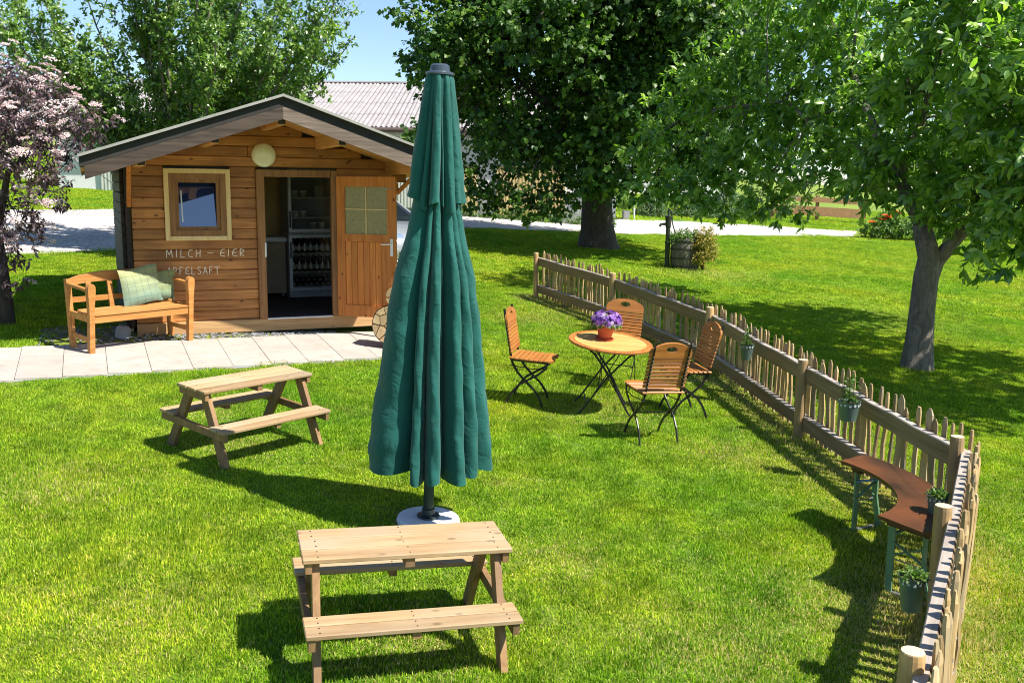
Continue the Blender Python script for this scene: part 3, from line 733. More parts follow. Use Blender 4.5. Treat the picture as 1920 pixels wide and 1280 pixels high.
# ------------------------------------------------------------------ parasol
ub = Vector((-.539, 6.069, gz(-.539, 6.069)))
ut = Vector((-.447, 5.93, 3.178))
ax = (ut - ub).normalized()
par = thing('parasol', 'closed dark green parasol on a grey pole in the middle of the lawn', 'parasol', ub, 0.0, None, ax)
def canopy(zs, rs, folds, depth, hem, nseg=300, seed=1):
    """folds: list of (start angle, relative fullness, crease depth); pleats rounded outward with sharp creases"""
    rng = random.Random(seed); mb = MB(); nz = len(zs); k = len(folds)
    st = [D2R(f[0]) for f in folds] + [D2R(folds[0][0] + 360)]
    ang = []
    for i in range(k):
        n = max(8, int(nseg * (st[i + 1] - st[i]) / (2 * math.pi)))
        for j in range(n):
            u = j / n; u = .5 - .5 * math.cos(math.pi * u) if n < 40 else u
            ang.append((i, u))
    na = len(ang)
    for i, (z, r) in enumerate(zip(zs, rs)):
        t = i / (nz - 1); de = depth[0] + (depth[1] - depth[0]) * t
        for (f, u) in ang:
            w = st[f + 1] - st[f]
            d0 = folds[f][2]; d1 = folds[(f + 1) % k][2]
            q = abs(2 * u - 1)
            us = u ** 1.35; q = abs(2 * us - 1); prof = 1 - q ** 3.4
            cr = d0 if u < .5 else d1
            drift = .05 * math.sin(2.1 * z + 1.7 * f) * (1 - t) + .03 * math.sin(3.3 * z + f)
            rr = r * folds[f][1] * (1 - de * cr * (1 - prof))
            rr += r * (.02 * math.sin(9 * z + 2.3 * f + 5 * u) + .014 * math.sin(31 * z + 4.1 * f - 7 * u) * math.sin(5 * z + f)) * t + r * .01 * math.sin(21 * z + 1.1 * f + 9 * u)
            a = st[f] + w * u + drift
            zz = z + hem * t ** 8 * ((1 - prof) * .10 - .30 * math.sin(2.2 * f) + (u - .5) * .5 * math.sin(3.7 * f + 1) + .35 * math.cos(a - D2R(300)))
            mb.v.append((rr * math.cos(a), rr * math.sin(a), zz))
    for i in range(nz - 1):
        for j in range(na):
            j2 = (j + 1) % na
            mb.f.append((i * na + j, (i + 1) * na + j, (i + 1) * na + j2, i * na + j2))
    return mb
def interp(z, tab):
    for (z0, r0), (z1, r1) in zip(tab, tab[1:]):
        if z0 >= z >= z1: return r0 + (r1 - r0) * (z0 - z) / (z0 - z1)
    return tab[-1][1]
LOW = [(2.25, .12), (2.05, .150), (1.9, .178), (1.62, .255), (1.11, .325), (.735, .372), (.5, .40), (.37, .405)]
zs = [2.25 - (2.25 - .37) * i / 50 for i in range(51)]
cl = canopy(zs, [interp(z, LOW) for z in zs], [(-8, 1.0, .8), (30, 1.0, .8), (62, .98, .9), (95, 1.0, .8), (125, .97, .7), (148, 1.0, .5), (247, .93, .9), (266, 1.0, .75), (287, .72, 1.25), (292, 1.02, 1.25), (314, .97, .7), (332, 1.02, .6)], (.28, .46), .075).build('canopy', MT['canopy'], par, smooth=True)
UPT = [(2.84, .075), (2.81, .088), (2.47, .137), (2.16, .174), (2.09, .183)]
zs = [2.84 - (2.84 - 2.09) * i / 24 for i in range(25)]
canopy(zs, [interp(z, UPT) for z in zs], [(-20, 1.0, .6), (40, 1.0, .8), (85, .98, .8), (125, .97, .7), (160, 1.0, .6), (232, .9, 1.0), (252, 1.06, 1.0), (282, .86, 1.2), (292, 1.03, 1.0), (318, .98, .6)], (.12, .42), -.09).build('upper_flounce', MT['canopy'], par, smooth=True)
MB().tube([(0, 0, .02), (0, 0, 2.86)], .034, 16).build('pole', MT['pole'], par)
MB().lathe([(.075, 2.83), (.088, 2.835), (.088, 2.846), (.060, 2.855), (.056, 2.887), (.042, 2.897), (.01, 2.9)], 28).build('top_cap', MT['cap'], par, smooth=False)
MB().lathe([(.074, .035), (.074, .045), (.043, .05), (.043, .09), (.036, .095)], 24).build('pole_sleeve', MT['pole'], par)
sl_ = MB().lathe([(.205, 0), (.213, .012), (.208, .034), (.19, .04), (.0, .041)], 36, cap=False)
bs = obj('concrete_slab', sl_.mesh('concrete_slab', MT['white_conc'], False)); bs.location = ub - Vector((0, 0, .012)); bs.rotation_euler = NRM.to_track_quat('Z', 'Y').to_euler()
tag(bs, 'round white concrete slab set in the lawn under the parasol pole', 'parasol base')
bs.scale = (.98, .98, 1)

# ------------------------------------------------------------------ folding chairs
def arc_board(w, h0, h1, t, hole, n=48):
    """board with an arched top and an oval hole; lies in y (width), z (height), thickness along x"""
    hy, hz, ry, rz = hole
    def outline(a):
        dy, dz = math.cos(a), math.sin(a); best = 9
        # intersect with sides, bottom and arc
        for _ in range(1):
            if abs(dy) > 1e-6:
                k = (w / 2 * (1 if dy > 0 else -1) - hy) / dy
                z = hz + k * dz
                if k > 0 and 0 <= z <= h0: best = min(best, k)
            if dz < -1e-6:
                k = -hz / dz; y = hy + k * dy
                if k > 0 and abs(y) <= w / 2: best = min(best, k)
        if best > 8:
            lo, hi = 0, 1.0
            for _ in range(40):
                k = (lo + hi) / 2; y = hy + k * dy; z = hz + k * dz
                zt = h0 + (h1 - h0) * (1 - (min(1, abs(y) / (w / 2))) ** 2.2) if abs(y) <= w / 2 else -1
                if z < zt: lo = k
                else: hi = k
            best = lo
        return (hy + best * dy, hz + best * dz)
    mb = MB(); vs = []; fs = []
    for i in range(n):
        a = 2 * math.pi * i / n
        o = outline(a); q = (hy + ry * math.cos(a), hz + rz * math.sin(a))
        vs += [(-t / 2, *o), (t / 2, *o), (-t / 2, *q), (t / 2, *q)]
    for i in range(n):
        j = (i + 1) % n; A, B = i * 4, j * 4
        fs += [(A, B, B + 1, A + 1), (A + 2, A + 3, B + 3, B + 2), (A, A + 2, B + 2, B), (A + 1, B + 1, B + 3, A + 3)]
    return mb.add(vs, fs)
def chair_proto(label, loc, yaw, group):
    t = thing('folding_chair', label, 'chair', loc, yaw, group, NRM)
    Wd = .40
    # back plane: from (-.165,.47) to (-.265,.93)
    lean = math.atan2(.10, .46)
    def bp(s): return (-.165 - math.sin(lean) * s, .47 + math.cos(lean) * s)
    m = MB().box((0, 0, 0), (.016, Wd, .028), bev=.004).mesh('back_slat', MT['teak'])
    for i in range(8):
        x, z = bp(.05 + i * .0345)
        obj('back_slat', m, t, loc=(x + .008, 0, z), rot=(0, -lean, 0))
    x, z = bp(.05 + 8 * .0345 - .014)
    arc_board(Wd, .075, .145, .02, (0, .085, .052, .026)).build('top_board', MT['teak'], t, loc=(x + .008, 0, z), rot=(0, -lean, 0))
    m = MB().box((0, 0, 0), (.038, Wd, .018), bev=.004).mesh('seat_slat', MT['teak'])
    for i in range(8): obj('seat_slat', m, t, loc=(-.165 + i * .0475, 0, .455 + .006 * abs(i - 4) / 4))
    # front slat with a half round notch
    poly = [(-.02, -Wd / 2 + .01), (.026, -Wd / 2 + .03), (.03, -.07)]
    poly += [(.03 - .032 * math.sin(math.pi * k / 8), -.06 + .12 * k / 8) for k in range(9)]
    poly += [(.03, .07), (.026, Wd / 2 - .03), (-.02, Wd / 2 - .01)]
    MB().prism(poly, -.009, .009).build('seat_slat', MT['teak'], t, loc=(.217, 0, .458))
    for s in (-1, 1):
        yb = s * .165
        pts = [bp(.46), bp(.30), bp(.12), bp(-.03), (-.135, .39), (-.09, .32), (.0, .235), (.085, .165), (.14, .09), (.175, .0)]
        mb = MB()
        for p, q in zip(pts, pts[1:]): mb.bar((p[0] - .006, yb, p[1]), (q[0] - .006, yb, q[1]), .008, .022, up=(1, 0, .3))
        mb.build('back_leg_bar', MT['steel'], t)
        yf = s * .182
        pts = [(.19, .44), (.175, .385), (.11, .325), (.02, .265), (-.07, .205), (-.13, .13), (-.17, .05), (-.19, .0)]
        mb = MB()
        for p, q in zip(pts, pts[1:]): mb.bar((p[0], yf, p[1]), (q[0], yf, q[1]), .008, .022, up=(1, 0, 1))
        mb.build('front_leg_bar', MT['steel'], t)
        MB().bar((-.17, s * .175, .441), (.215, s * .175, .441), .01, .02).build('seat_rail', MT['steel'], t)
        MB().tube([(-.155, s * .172, .43), (-.17, s * .172, .385), (.05, s * .172, .37), (.18, s * .172, .385)], .005, 6).build('stay_wire', MT['steel'], t)
        for i in range(9):
            pass
    for (x, z, w_) in ((-.0, .235, .17), (.19, .43, .18)):
        MB().tube([(x, -w_, z), (x, w_, z)], .006, 6).build('cross_bar', MT['steel'], t)
    sm = MB()
    for s in (-1, 1):
        for i in range(9):
            x, z = bp(.05 + i * .0345); sm.lathe([(.007, 0), (.006, .004), (.001, .006)], 8, Matrix.Translation((x - .014, s * .165, z)) @ Matrix.Rotation(-math.pi / 2 - lean, 4, 'Y'))
    sm.build('studs', MT['zinc'], t)
    return t
GCH = 'wooden folding chairs round the table'
def onlawn(x, y): return (x, y, gz(x, y) + .004)
ch = chair_proto('folding chair seen from its side, between parasol and round table', onlawn(.165, 9.24), D2R(-12), GCH)
copy_thing(ch, 'folding chair turned away from the camera, its back in front of the round table', onlawn(1.225, 8.29), D2R(108), NRM)
copy_thing(ch, 'folding chair facing the camera behind the purple flowers', onlawn(1.115, 10.12), D2R(-103), NRM)
copy_thing(ch, 'shaded folding chair leaning by the picket fence right of the table', onlawn(1.66, 9.20), D2R(193), NRM)

# ------------------------------------------------------------------ round table and flower pot
tn = Vector((.08, -.10, 1)).normalized()
tc_ = Vector((.94, 9.05, 1.056))
tb = thing('round_table', 'round wooden folding table with black wire legs on the lawn', 'table', tc_ - tn * .69, .0, None, tn)
mb = MB()
rings = 40; RT_ = .40
# rim ring (inner infill boards are separate parts)
vs = []; fs = []
for i in range(rings):
    a = 2 * math.pi * i / rings
    for (r, z) in ((RT_ - .055, .668), (RT_, .668), (RT_ + .004, .68), (RT_, .69), (RT_ - .055, .69)): vs.append((r * math.cos(a), r * math.sin(a), z))
for i in range(rings):
    A, B = i * 5, ((i + 1) % rings) * 5
    for k in range(5): fs.append((A + k, B + k, B + (k + 1) % 5, A + (k + 1) % 5))
mb.add(vs, fs).build('rim', MT['teak'], tb)
ri = RT_ - .057; nb = 7; bw_ = 2 * ri / nb
for i in range(nb):
    y0 = -ri + i * bw_ + .0012; y1 = -ri + (i + 1) * bw_ - .0012
    poly = []
    for k in range(9):
        y = y0 + (y1 - y0) * k / 8; poly.append((math.sqrt(max(0, ri * ri - y * y)), y))
    for k in range(9):
        y = y1 - (y1 - y0) * k / 8; poly.append((-math.sqrt(max(0, ri * ri - y * y)), y))
    MB().prism(poly, .67, .6885).build('tabletop_board', MT['teak_top'], tb)
def legx(name, pts): 
    mb = MB()
    for p, q in zip(pts, pts[1:]): mb.bar(p, q, .022, .009, up=(0, 1, .2))
    mb.build(name, MT['steel'], tb)
for s in (-1, 1):
    for q in (-1, 1):
        MB().tube([(q * .24, s * .20, .665), (q * .16, s * .20, .60), (-q * .02, s * .20, .38), (-q * .21, s * .20, .06), (-q * .26, s * .20, .0)], .0095, 8).build('leg', MT['steel'], tb)
for (x, z) in ((.2, .62), (-.2, .62), (0, .36), (.18, .1), (-.18, .1)):
    MB().tube([(x, -.2, z), (x, .2, z)], .006, 6).build('cross_bar', MT['steel'], tb)
MB().tube([(-.18, -.2, .1), (.17, .2, .60)], .005, 6).build('brace_wire', MT['steel'], tb)
MB().tube([(.18, -.2, .1), (-.17, .2, .60)], .005, 6).build('brace_wire', MT['steel'], tb)

# ------------------------------------------------------------------ leaves
def leaf_obj(name, P, D, NN, Ln, Wd, rnd, mat, parent=None, bend=.25, fold=.25, fine=False):
    """arrays of leaves: base point, direction, normal, length, width"""
    P = np.asarray(P, float); n = len(P)
    D = np.asarray(D, float); D /= np.linalg.norm(D, axis=1)[:, None] + 1e-9
    NN = np.asarray(NN, float); NN = NN - D * (NN * D).sum(1)[:, None]; NN /= np.linalg.norm(NN, axis=1)[:, None] + 1e-9
    S = np.cross(D, NN)
    Ln = np.asarray(Ln)[:, None]; Wd = np.asarray(Wd)[:, None]
    nv = 8 if fine else 5
    if fine:
        q = lambda t: P + D * Ln * t - NN * Ln * bend * t * t
        V = np.empty((n, 8, 3)); e = NN * Wd * fold * .5
        V[:, 0] = P; V[:, 1] = q(.3) + S * Wd * .42 + e; V[:, 2] = q(.65) + S * Wd * .44 + e; V[:, 3] = q(1.0)
        V[:, 4] = q(.65) - S * Wd * .44 + e; V[:, 5] = q(.3) - S * Wd * .42 + e; V[:, 6] = q(.3); V[:, 7] = q(.65)
        tri = np.array([(0, 6, 1), (0, 5, 6), (1, 6, 7), (1, 7, 2), (6, 5, 4), (6, 4, 7), (2, 7, 3), (7, 4, 3)])
    else: V = np.empty((n, 5, 3))
    if not fine:
        V[:, 0] = P
        V[:, 1] = P + D * Ln * .45 + S * Wd * .5 + NN * Wd * fold * .5
        V[:, 2] = P + D * Ln * .5 - NN * Wd * fold * .35 * 0
        V[:, 3] = P + D * Ln * .45 - S * Wd * .5 + NN * Wd * fold * .5
        V[:, 4] = P + D * Ln * .97 - NN * Ln * bend
        tri = np.array([(0, 2, 1), (0, 3, 2), (1, 2, 4), (2, 3, 4)])
    Fc = (np.arange(n)[:, None, None] * nv + tri[None]).reshape(-1, 3)
    me = bpy.data.meshes.new(name)
    me.vertices.add(n * nv); me.vertices.foreach_set('co', V.reshape(-1))
    m = len(Fc); me.loops.add(m * 3); me.loops.foreach_set('vertex_index', Fc.reshape(-1).astype(np.int32))
    me.polygons.add(m); me.polygons.foreach_set('loop_start', (np.arange(m) * 3).astype(np.int32)); me.polygons.foreach_set('loop_total', np.full(m, 3, np.int32))
    me.update(calc_edges=True); me.validate()
    at = me.attributes.new('rnd', 'FLOAT', 'POINT'); at.data.foreach_set('value', np.repeat(np.asarray(rnd, float), nv).astype(np.float32))
    me.materials.append(mat)
    return obj(name, me, parent)
def unit(v): return v / (np.linalg.norm(v, axis=-1, keepdims=True) + 1e-9)
def rdir(n): return unit(RNG.normal(size=(n, 3)))
def clump_sprays(clumps, per_m3, shell=.55, rng=RNG):
    """spray origins and outward directions within ellipsoid clumps (x,y,z,r[,squash])"""
    Ps, Ds = [], []
    for c in clumps:
        x, y, z, r = c[:4]; sq = c[4] if len(c) > 4 else .85
        k = max(6, int(per_m3 * r ** 2.3))
        d = rdir(k); rad = r * (shell + (1 - shell) * RNG.random(k)) * (1 + .18 * RNG.normal(size=k))
        o = d * rad[:, None] * np.array([1, 1, sq])
        Ps.append(o + np.array([x, y, z])); Ds.append(d)
    return np.concatenate(Ps), np.concatenate(Ds)
def spray_leaves(P, Dout, nl, slen, ll, lw, droop=.3, upn=.6, jit=.5):
    """nl leaves along a short twig starting at each P"""
    n = len(P)
    T = unit(Dout * .7 + rdir(n) * .7 + np.array([0, 0, .15]))
    k = np.tile(np.arange(nl), n); idx = np.repeat(np.arange(n), nl)
    t = (k + .5) / nl
    base = P[idx] + T[idx] * (slen * t * RNG.uniform(.6, 1.3, n * nl))[:, None] + RNG.normal(size=(n * nl, 3)) * slen * .08
    side = rdir(n * nl)
    D = unit(T[idx] * .6 + side * .9 + np.array([0, 0, -droop]))
    NN = unit(Dout[idx] * .4 + np.array([.42, -.42, .8]) * upn + rdir(n * nl) * jit)
    L = ll * RNG.uniform(.65, 1.2, n * nl)
    W = L * lw * RNG.uniform(.85, 1.15, n * nl)
    crnd = np.clip(RNG.normal(.42, .2, n)[idx] + RNG.normal(0, .16, n * nl), 0, 1)
    return base, D, NN, L, W, crnd, T
def limb_curve(a, b, sag=.12, n=7, wob=.05):
    a = np.array(a, float); b = np.array(b, float); L = np.linalg.norm(b - a)
    off = np.array([0, 0, sag * L]); ph = RNG.normal(size=3) * wob * L
    return [tuple(a + (b - a) * t + off * math.sin(math.pi * t) + ph * math.sin(math.pi * t)) for t in np.linspace(0, 1, n)]

# petunias on the table
pot = thing('flower_pot', 'purple petunias in a red pot on the round table', 'flower pot', tc_ + Vector((-.055, .06, .0)) + tn * .0008, .0, None, tn)
MB().lathe([(.07, .0), (.085, .004), (.09, .022), (.078, .022), (.072, .012), (.05, .012)], 24).build('saucer', MT['terracotta'], pot)
MB().lathe([(.058, .013), (.085, .125), (.094, .125), (.096, .150), (.085, .150), (.08, .135), (.0, .135)], 24, cap=False).build('pot', MT['terracotta'], pot)
k = 240; a = RNG.random(k) * 6.283; el = RNG.uniform(-.45, 1.0, k)
dd = np.stack([np.cos(a) * np.cos(el), np.sin(a) * np.cos(el), np.sin(el)], 1)
cc = dd * np.array([.148, .148, .098]) * RNG.uniform(.72, 1.03, k)[:, None] + np.array([0, 0, .19])
# five petals each
a5 = np.tile(np.arange(5) * 2 * math.pi / 5, k); idx = np.repeat(np.arange(k), 5)
nn_ = unit(dd + rdir(k) * .35)[idx]
e1 = unit(np.cross(nn_, np.array([.3, .2, .9]))); e2 = np.cross(nn_, e1)
dp = e1 * np.cos(a5)[:, None] + e2 * np.sin(a5)[:, None]
leaf_obj('petals', cc[idx], dp + nn_ * .25, nn_, np.full(k * 5, .026), np.full(k * 5, .025), np.clip(RNG.normal(.45, .22, k)[idx], 0, 1), MT['petal_purple'], pot, bend=.1, fold=-.2)
k = 260; d_ = rdir(k); d_[:, 2] = np.abs(d_[:, 2]) * .8 - .2
leaf_obj('leaves', d_ * np.array([.12, .12, .08]) + np.array([0, 0, .17]), d_ + rdir(k) * .4, np.tile([0, 0, 1.], (k, 1)) + rdir(k) * .5, np.full(k, .045), np.full(k, .022), RNG.random(k), MT['leaf_bush'], pot)

# ------------------------------------------------------------------ garden bench with cushions
bf = Vector((-4.396, 9.85, 0)); br = Vector((-3.649, 10.829, 0))
bl = (br - bf).length; byaw = math.atan2(br.y - bf.y, br.x - bf.x)
bn = thing('garden_bench', 'wooden garden bench with curved back rail left of the hut window', 'bench', (bf.x, bf.y, gz(bf.x, bf.y) + .02), byaw, None, NRM)
BD = .36
def fleg(x):
    prof = [(0, .028), (.40, .028), (.50, .030), (.58, .036), (.66, .042), (.70, .040), (.725, .026), (.735, .006)]
    mb = MB(); vs = []; fs = []
    for z, w in prof: vs += [(x - .028, -w + .0, z), (x + .028, -w, z), (x + .028, w, z), (x - .028, w, z)]
    for i in range(len(prof) - 1):
        for k in range(4): fs.append((i * 4 + k, i * 4 + (k + 1) % 4, (i + 1) * 4 + (k + 1) % 4, (i + 1) * 4 + k))
    fs += [(3, 2, 1, 0), tuple((len(prof) - 1) * 4 + k for k in range(4))]
    # the shaped face is seen from the front: swap so the swelling shows sideways
    vs = [(x + v[1], v[0] - x, v[2]) for v in vs]
    return mb.add(vs, fs)
for x in (.028, bl - .028):
    fleg(x).build('front_leg', MT['bench'], bn)
    MB().bar((x, BD, 0), (x, BD + .10, .72), .05, .055, up=(0, 1, 0)).build('back_leg', MT['bench'], bn)
    MB().bar((x, .02, .655), (x, BD + .08, .67), .05, .028).build('arm_rail', MT['bench'], bn)
    MB().bar((x, .02, .14), (x, BD, .14), .028, .05).build('side_stretcher', MT['bench'], bn)
    MB().bar((x, .02, .36), (x, BD + .03, .36), .03, .07).build('seat_side', MT['bench'], bn)
MB().bar((.056, .0, .352), (bl - .056, .0, .352), .028, .075, bev=.004).build('front_apron', MT['bench'], bn)
ss = MB().box((bl / 2, 0, 0), (bl - .03, .078, .022), bev=.004).mesh('seat_slat', MT['bench'])
ss2 = MB().box((bl / 2, 0, 0), (bl - .12, .078, .022), bev=.004).mesh('seat_slat', MT['bench'])
for i in range(4): obj('seat_slat', ss2 if i in (0, 3) else ss, bn, loc=(0, .015 + i * .092, .402))
# arched top rail
vs = []; fs = []; K = 16
for i in range(K + 1):
    t = i / K; x = .0 + bl * t; arch = .085 * (1 - abs(2 * t - 1) ** 3.2)
    zt = .70 + arch; zb = .635 + .045 * (1 - abs(2 * t - 1) ** 3.2)
    yy = BD + .098
    vs += [(x, yy - .018, zb), (x, yy - .012, zt), (x, yy + .018, zt), (x, yy + .012, zb)]
for i in range(K):
    for k in range(4): fs.append((i * 4 + k, (i + 1) * 4 + k, (i + 1) * 4 + (k + 1) % 4, i * 4 + (k + 1) % 4))
fs += [(0, 1, 2, 3), (K * 4 + 3, K * 4 + 2, K * 4 + 1, K * 4)]
MB().add(vs, fs).build('top_rail', MT['bench'], bn)
MB().bar((.05, BD + .062, .50), (bl - .05, BD + .062, .50), .024, .055).build('mid_rail', MT['bench'], bn)
for i in range(4):
    x = bl * (i + 1) / 5
    MB().bar((x, BD + .03, .40), (x, BD + .094, .72), .055, .018, up=(0, 1, 0)).build('back_slat', MT['bench'], bn)
def cushion(name, label, w, h, t, loc, rot, mat):
    n = 18; mb = MB(); vs = []; fs = []
    for s in (1, -1):
        for i in range(n + 1):
            for j in range(n + 1):
                u = i / n * 2 - 1; v = j / n * 2 - 1
                puff = (max(0, 1 - abs(u) ** 3.5) * max(0, 1 - abs(v) ** 3.5)) ** .5
                q = 1 - .22 * (math.exp(-((u * 2.5) % 1 - .5) ** 2 * 60) + math.exp(-((v * 2 + .25) % 1 - .5) ** 2 * 60))
                e = 1 - .05 * (abs(u) < .8) * abs(v) ** 6 
                vs.append((u * w / 2 * (1 - .04 * (1 - v * v)), s * t / 2 * puff * q + .012 * math.sin(u * 3 + v * 2), v * h / 2 * (1 - .05 * (1 - u * u)) + .015 * math.sin(u * 2.4)))
    N1 = (n + 1) ** 2
    for s in (0, 1):
        for i in range(n):
            for j in range(n):
                a = s * N1 + i * (n + 1) + j; f = (a, a + n + 1, a + n + 2, a + 1)
                fs.append(f if s else f[::-1])
    o = mb.add(vs, fs).build(name, MT[mat], None, smooth=True)
    o.parent = None; o.matrix_world = bn.matrix_basis @ Matrix.Translation(loc) @ Euler(rot).to_matrix().to_4x4()
    return tag(o, label, 'cushion', 'cushions on the bench')
cushion('cushion', 'large pale green quilted cushion leaning on the bench back', .50, .42, .09, (bl - .45, BD - .06, .62), (D2R(-17), D2R(-3), D2R(4)), 'cushion')
cushion('cushion', 'yellow-green cushion tucked behind the larger one by the right bench arm', .32, .34, .09, (bl - .17, BD - .02, .60), (D2R(-14), D2R(6), D2R(-8)), 'cushion2')

# ------------------------------------------------------------------ picket fence
FP = [(.388, 15.83), (1.43, 13.80), (2.313, 11.22), (2.638, 8.60), (2.983, 6.23), (2.313, 4.925), (1.478, 3.328)]
fence = thing('picket_fence', 'rustic split picket fence with round posts running down the lawn', 'fence', (0, 0, 0))
rngf = random.Random(11)
def inner_n(i):
    a = Vector((*FP[i], 0)); b = Vector((*FP[i + 1], 0)); t = (b - a).normalized(); n = Vector((-t.y, t.x, 0))
    if (Vector((-5, 5, 0)) - a).dot(n) < 0: n = -n
    return a, b, t, n
for i, (x, y) in enumerate(FP):
    h = .75 + rngf.uniform(-.015, .02); r = .047 if i else .042
    z = gz(x, y)
    mb = MB(); prof = [(r * 1.06, -.15), (r, .2), (r * .97, h - .02), (r * .93, h)]
    mb.lathe(prof, 16)
    po = mb.build('post', MT['post'], fence, loc=(x, y, z), rot=(rngf.uniform(-.015, .015), rngf.uniform(-.015, .015), rngf.uniform(0, 6)))
    MB().lathe([(r * .9, h + .0005), (r * .88, h + .004), (.001, h + .006)], 16, cap=False).build('cut_end', MT['cut'], po)
pk_var = []
for v in range(12):
    mb = MB(); w = rngf.uniform(.045, .074); d_ = rngf.uniform(.022, .034); H_ = 1.0
    n_s = 6; vs = []; fs = []
    ox = oy = 0
    for s in range(n_s + 1):
        z = s / n_s * .945; ox = rngf.uniform(-.006, .006); oy = rngf.uniform(-.005, .005); ww = w * rngf.uniform(.9, 1.1)
        tp = 1.0
        for k in range(6):
            a = 2 * math.pi * k / 6 + v
            vs.append((ox + ww / 2 * math.cos(a) * tp, oy + d_ / 2 * math.sin(a) * tp, z))
    tw = rngf.uniform(.3, .7)
    for k in range(6):
        a = 2 * math.pi * k / 6 + v; vs.append((ox + w / 2 * math.cos(a) * tw, oy + d_ / 2 * math.sin(a) * tw, 1.0))
    for s in range(n_s + 1):
        for k in range(6): fs.append((s * 6 + k, s * 6 + (k + 1) % 6, (s + 1) * 6 + (k + 1) % 6, (s + 1) * 6 + k))
    fs.append(tuple((n_s + 1) * 6 + k for k in range(6)))
    pk_var.append(mb.add(vs, fs).mesh('picket', MT['picket']))
wires = [MB(), MB()]
for i in range(len(FP) - 1):
    a, b, t, n = inner_n(i); L = (b - a).length
    out = -n
    ext0 = .05; ext1 = .05 if i < len(FP) - 2 else .5
    yaw = math.atan2(t.y, t.x)
    for (h, hh) in ((.60, .15), (.157, .135)):
        p = a - t * ext0 + out * .048; q = b + t * ext1 + out * .048
        if i in (0, 1, 2): pass
        p = p + Vector((0, 0, gz(p.x, p.y) + h)); q = q + Vector((0, 0, gz(q.x, q.y) + h))
        Lr = (q - p).length; d3 = (q - p).normalized()
        # slightly wavy half round plank
        mb = MB(); K = 8; vs = []; fs = []
        for k in range(K + 1):
            x = -Lr / 2 + Lr * k / K; wob = rngf.uniform(-.006, .006); hw_ = hh / 2 * rngf.uniform(.94, 1.05)
            for (yy, zz) in ((-.030, -hw_ * .85), (-.030, hw_ * .9), (-.024, hw_), (.024, hw_), (.032, hw_ * .75), (.032, -hw_ * .7), (.012, -hw_)): vs.append((x, yy, zz + wob))
        for k in range(K):
            for s in range(7): fs.append((k * 7 + s, (k + 1) * 7 + s, (k + 1) * 7 + (s + 1) % 7, k * 7 + (s + 1) % 7))
        fs += [tuple(range(7)), tuple(K * 7 + s for s in range(7))[::-1]]
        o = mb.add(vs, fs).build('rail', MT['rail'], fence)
        o.data.materials.append(MT['rail_top_lit'])
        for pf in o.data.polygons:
            if pf.normal.z > .6: pf.material_index = 1  # upward faces get the paler wood: sunlight on the rail tops painted in
        ey = out; ez = d3.cross(ey).normalized()
        if ez.z < 0: ez = -ez
        ey2 = ez.cross(d3)
        o.matrix_local = Matrix.Translation((p + q) / 2) @ Matrix((d3, ey2, ez)).transposed().to_4x4()
    s = .06; 
    Lend = L + (.35 if i == len(FP) - 2 else 0)
    while s < Lend:
        h = .80 + rngf.uniform(-.035, .03)
        p = a + t * s + out * (.048 + .056 + rngf.uniform(0, .012))
        o = obj('picket', rngf.choice(pk_var), fence, loc=(p.x, p.y, gz(p.x, p.y) + .0 + rngf.uniform(.0, .04)))
        o.scale = (rngf.uniform(.85, 1.25), rngf.uniform(.85, 1.2), h - .03)
        o.rotation_euler = (rngf.uniform(-.035, .035), rngf.uniform(-.03, .03), yaw + rngf.uniform(-.3, .3) + rngf.choice((0, math.pi)))
        s += rngf.uniform(.078, .128)
    for w, hh in zip(wires, (.40, .70)):
        pts = []
        for k in range(int(L / .05) + 1):
            q = a + t * (k * .05) + out * (.115 + .016 * math.sin(k * 1.3)); pts.append((q.x, q.y, gz(q.x, q.y) + hh * .55 + .006 * math.sin(k * 2.1)))
        w.tube(pts, .0022, 4)
for w in wires: w.build('wire', MT['zinc'], fence)

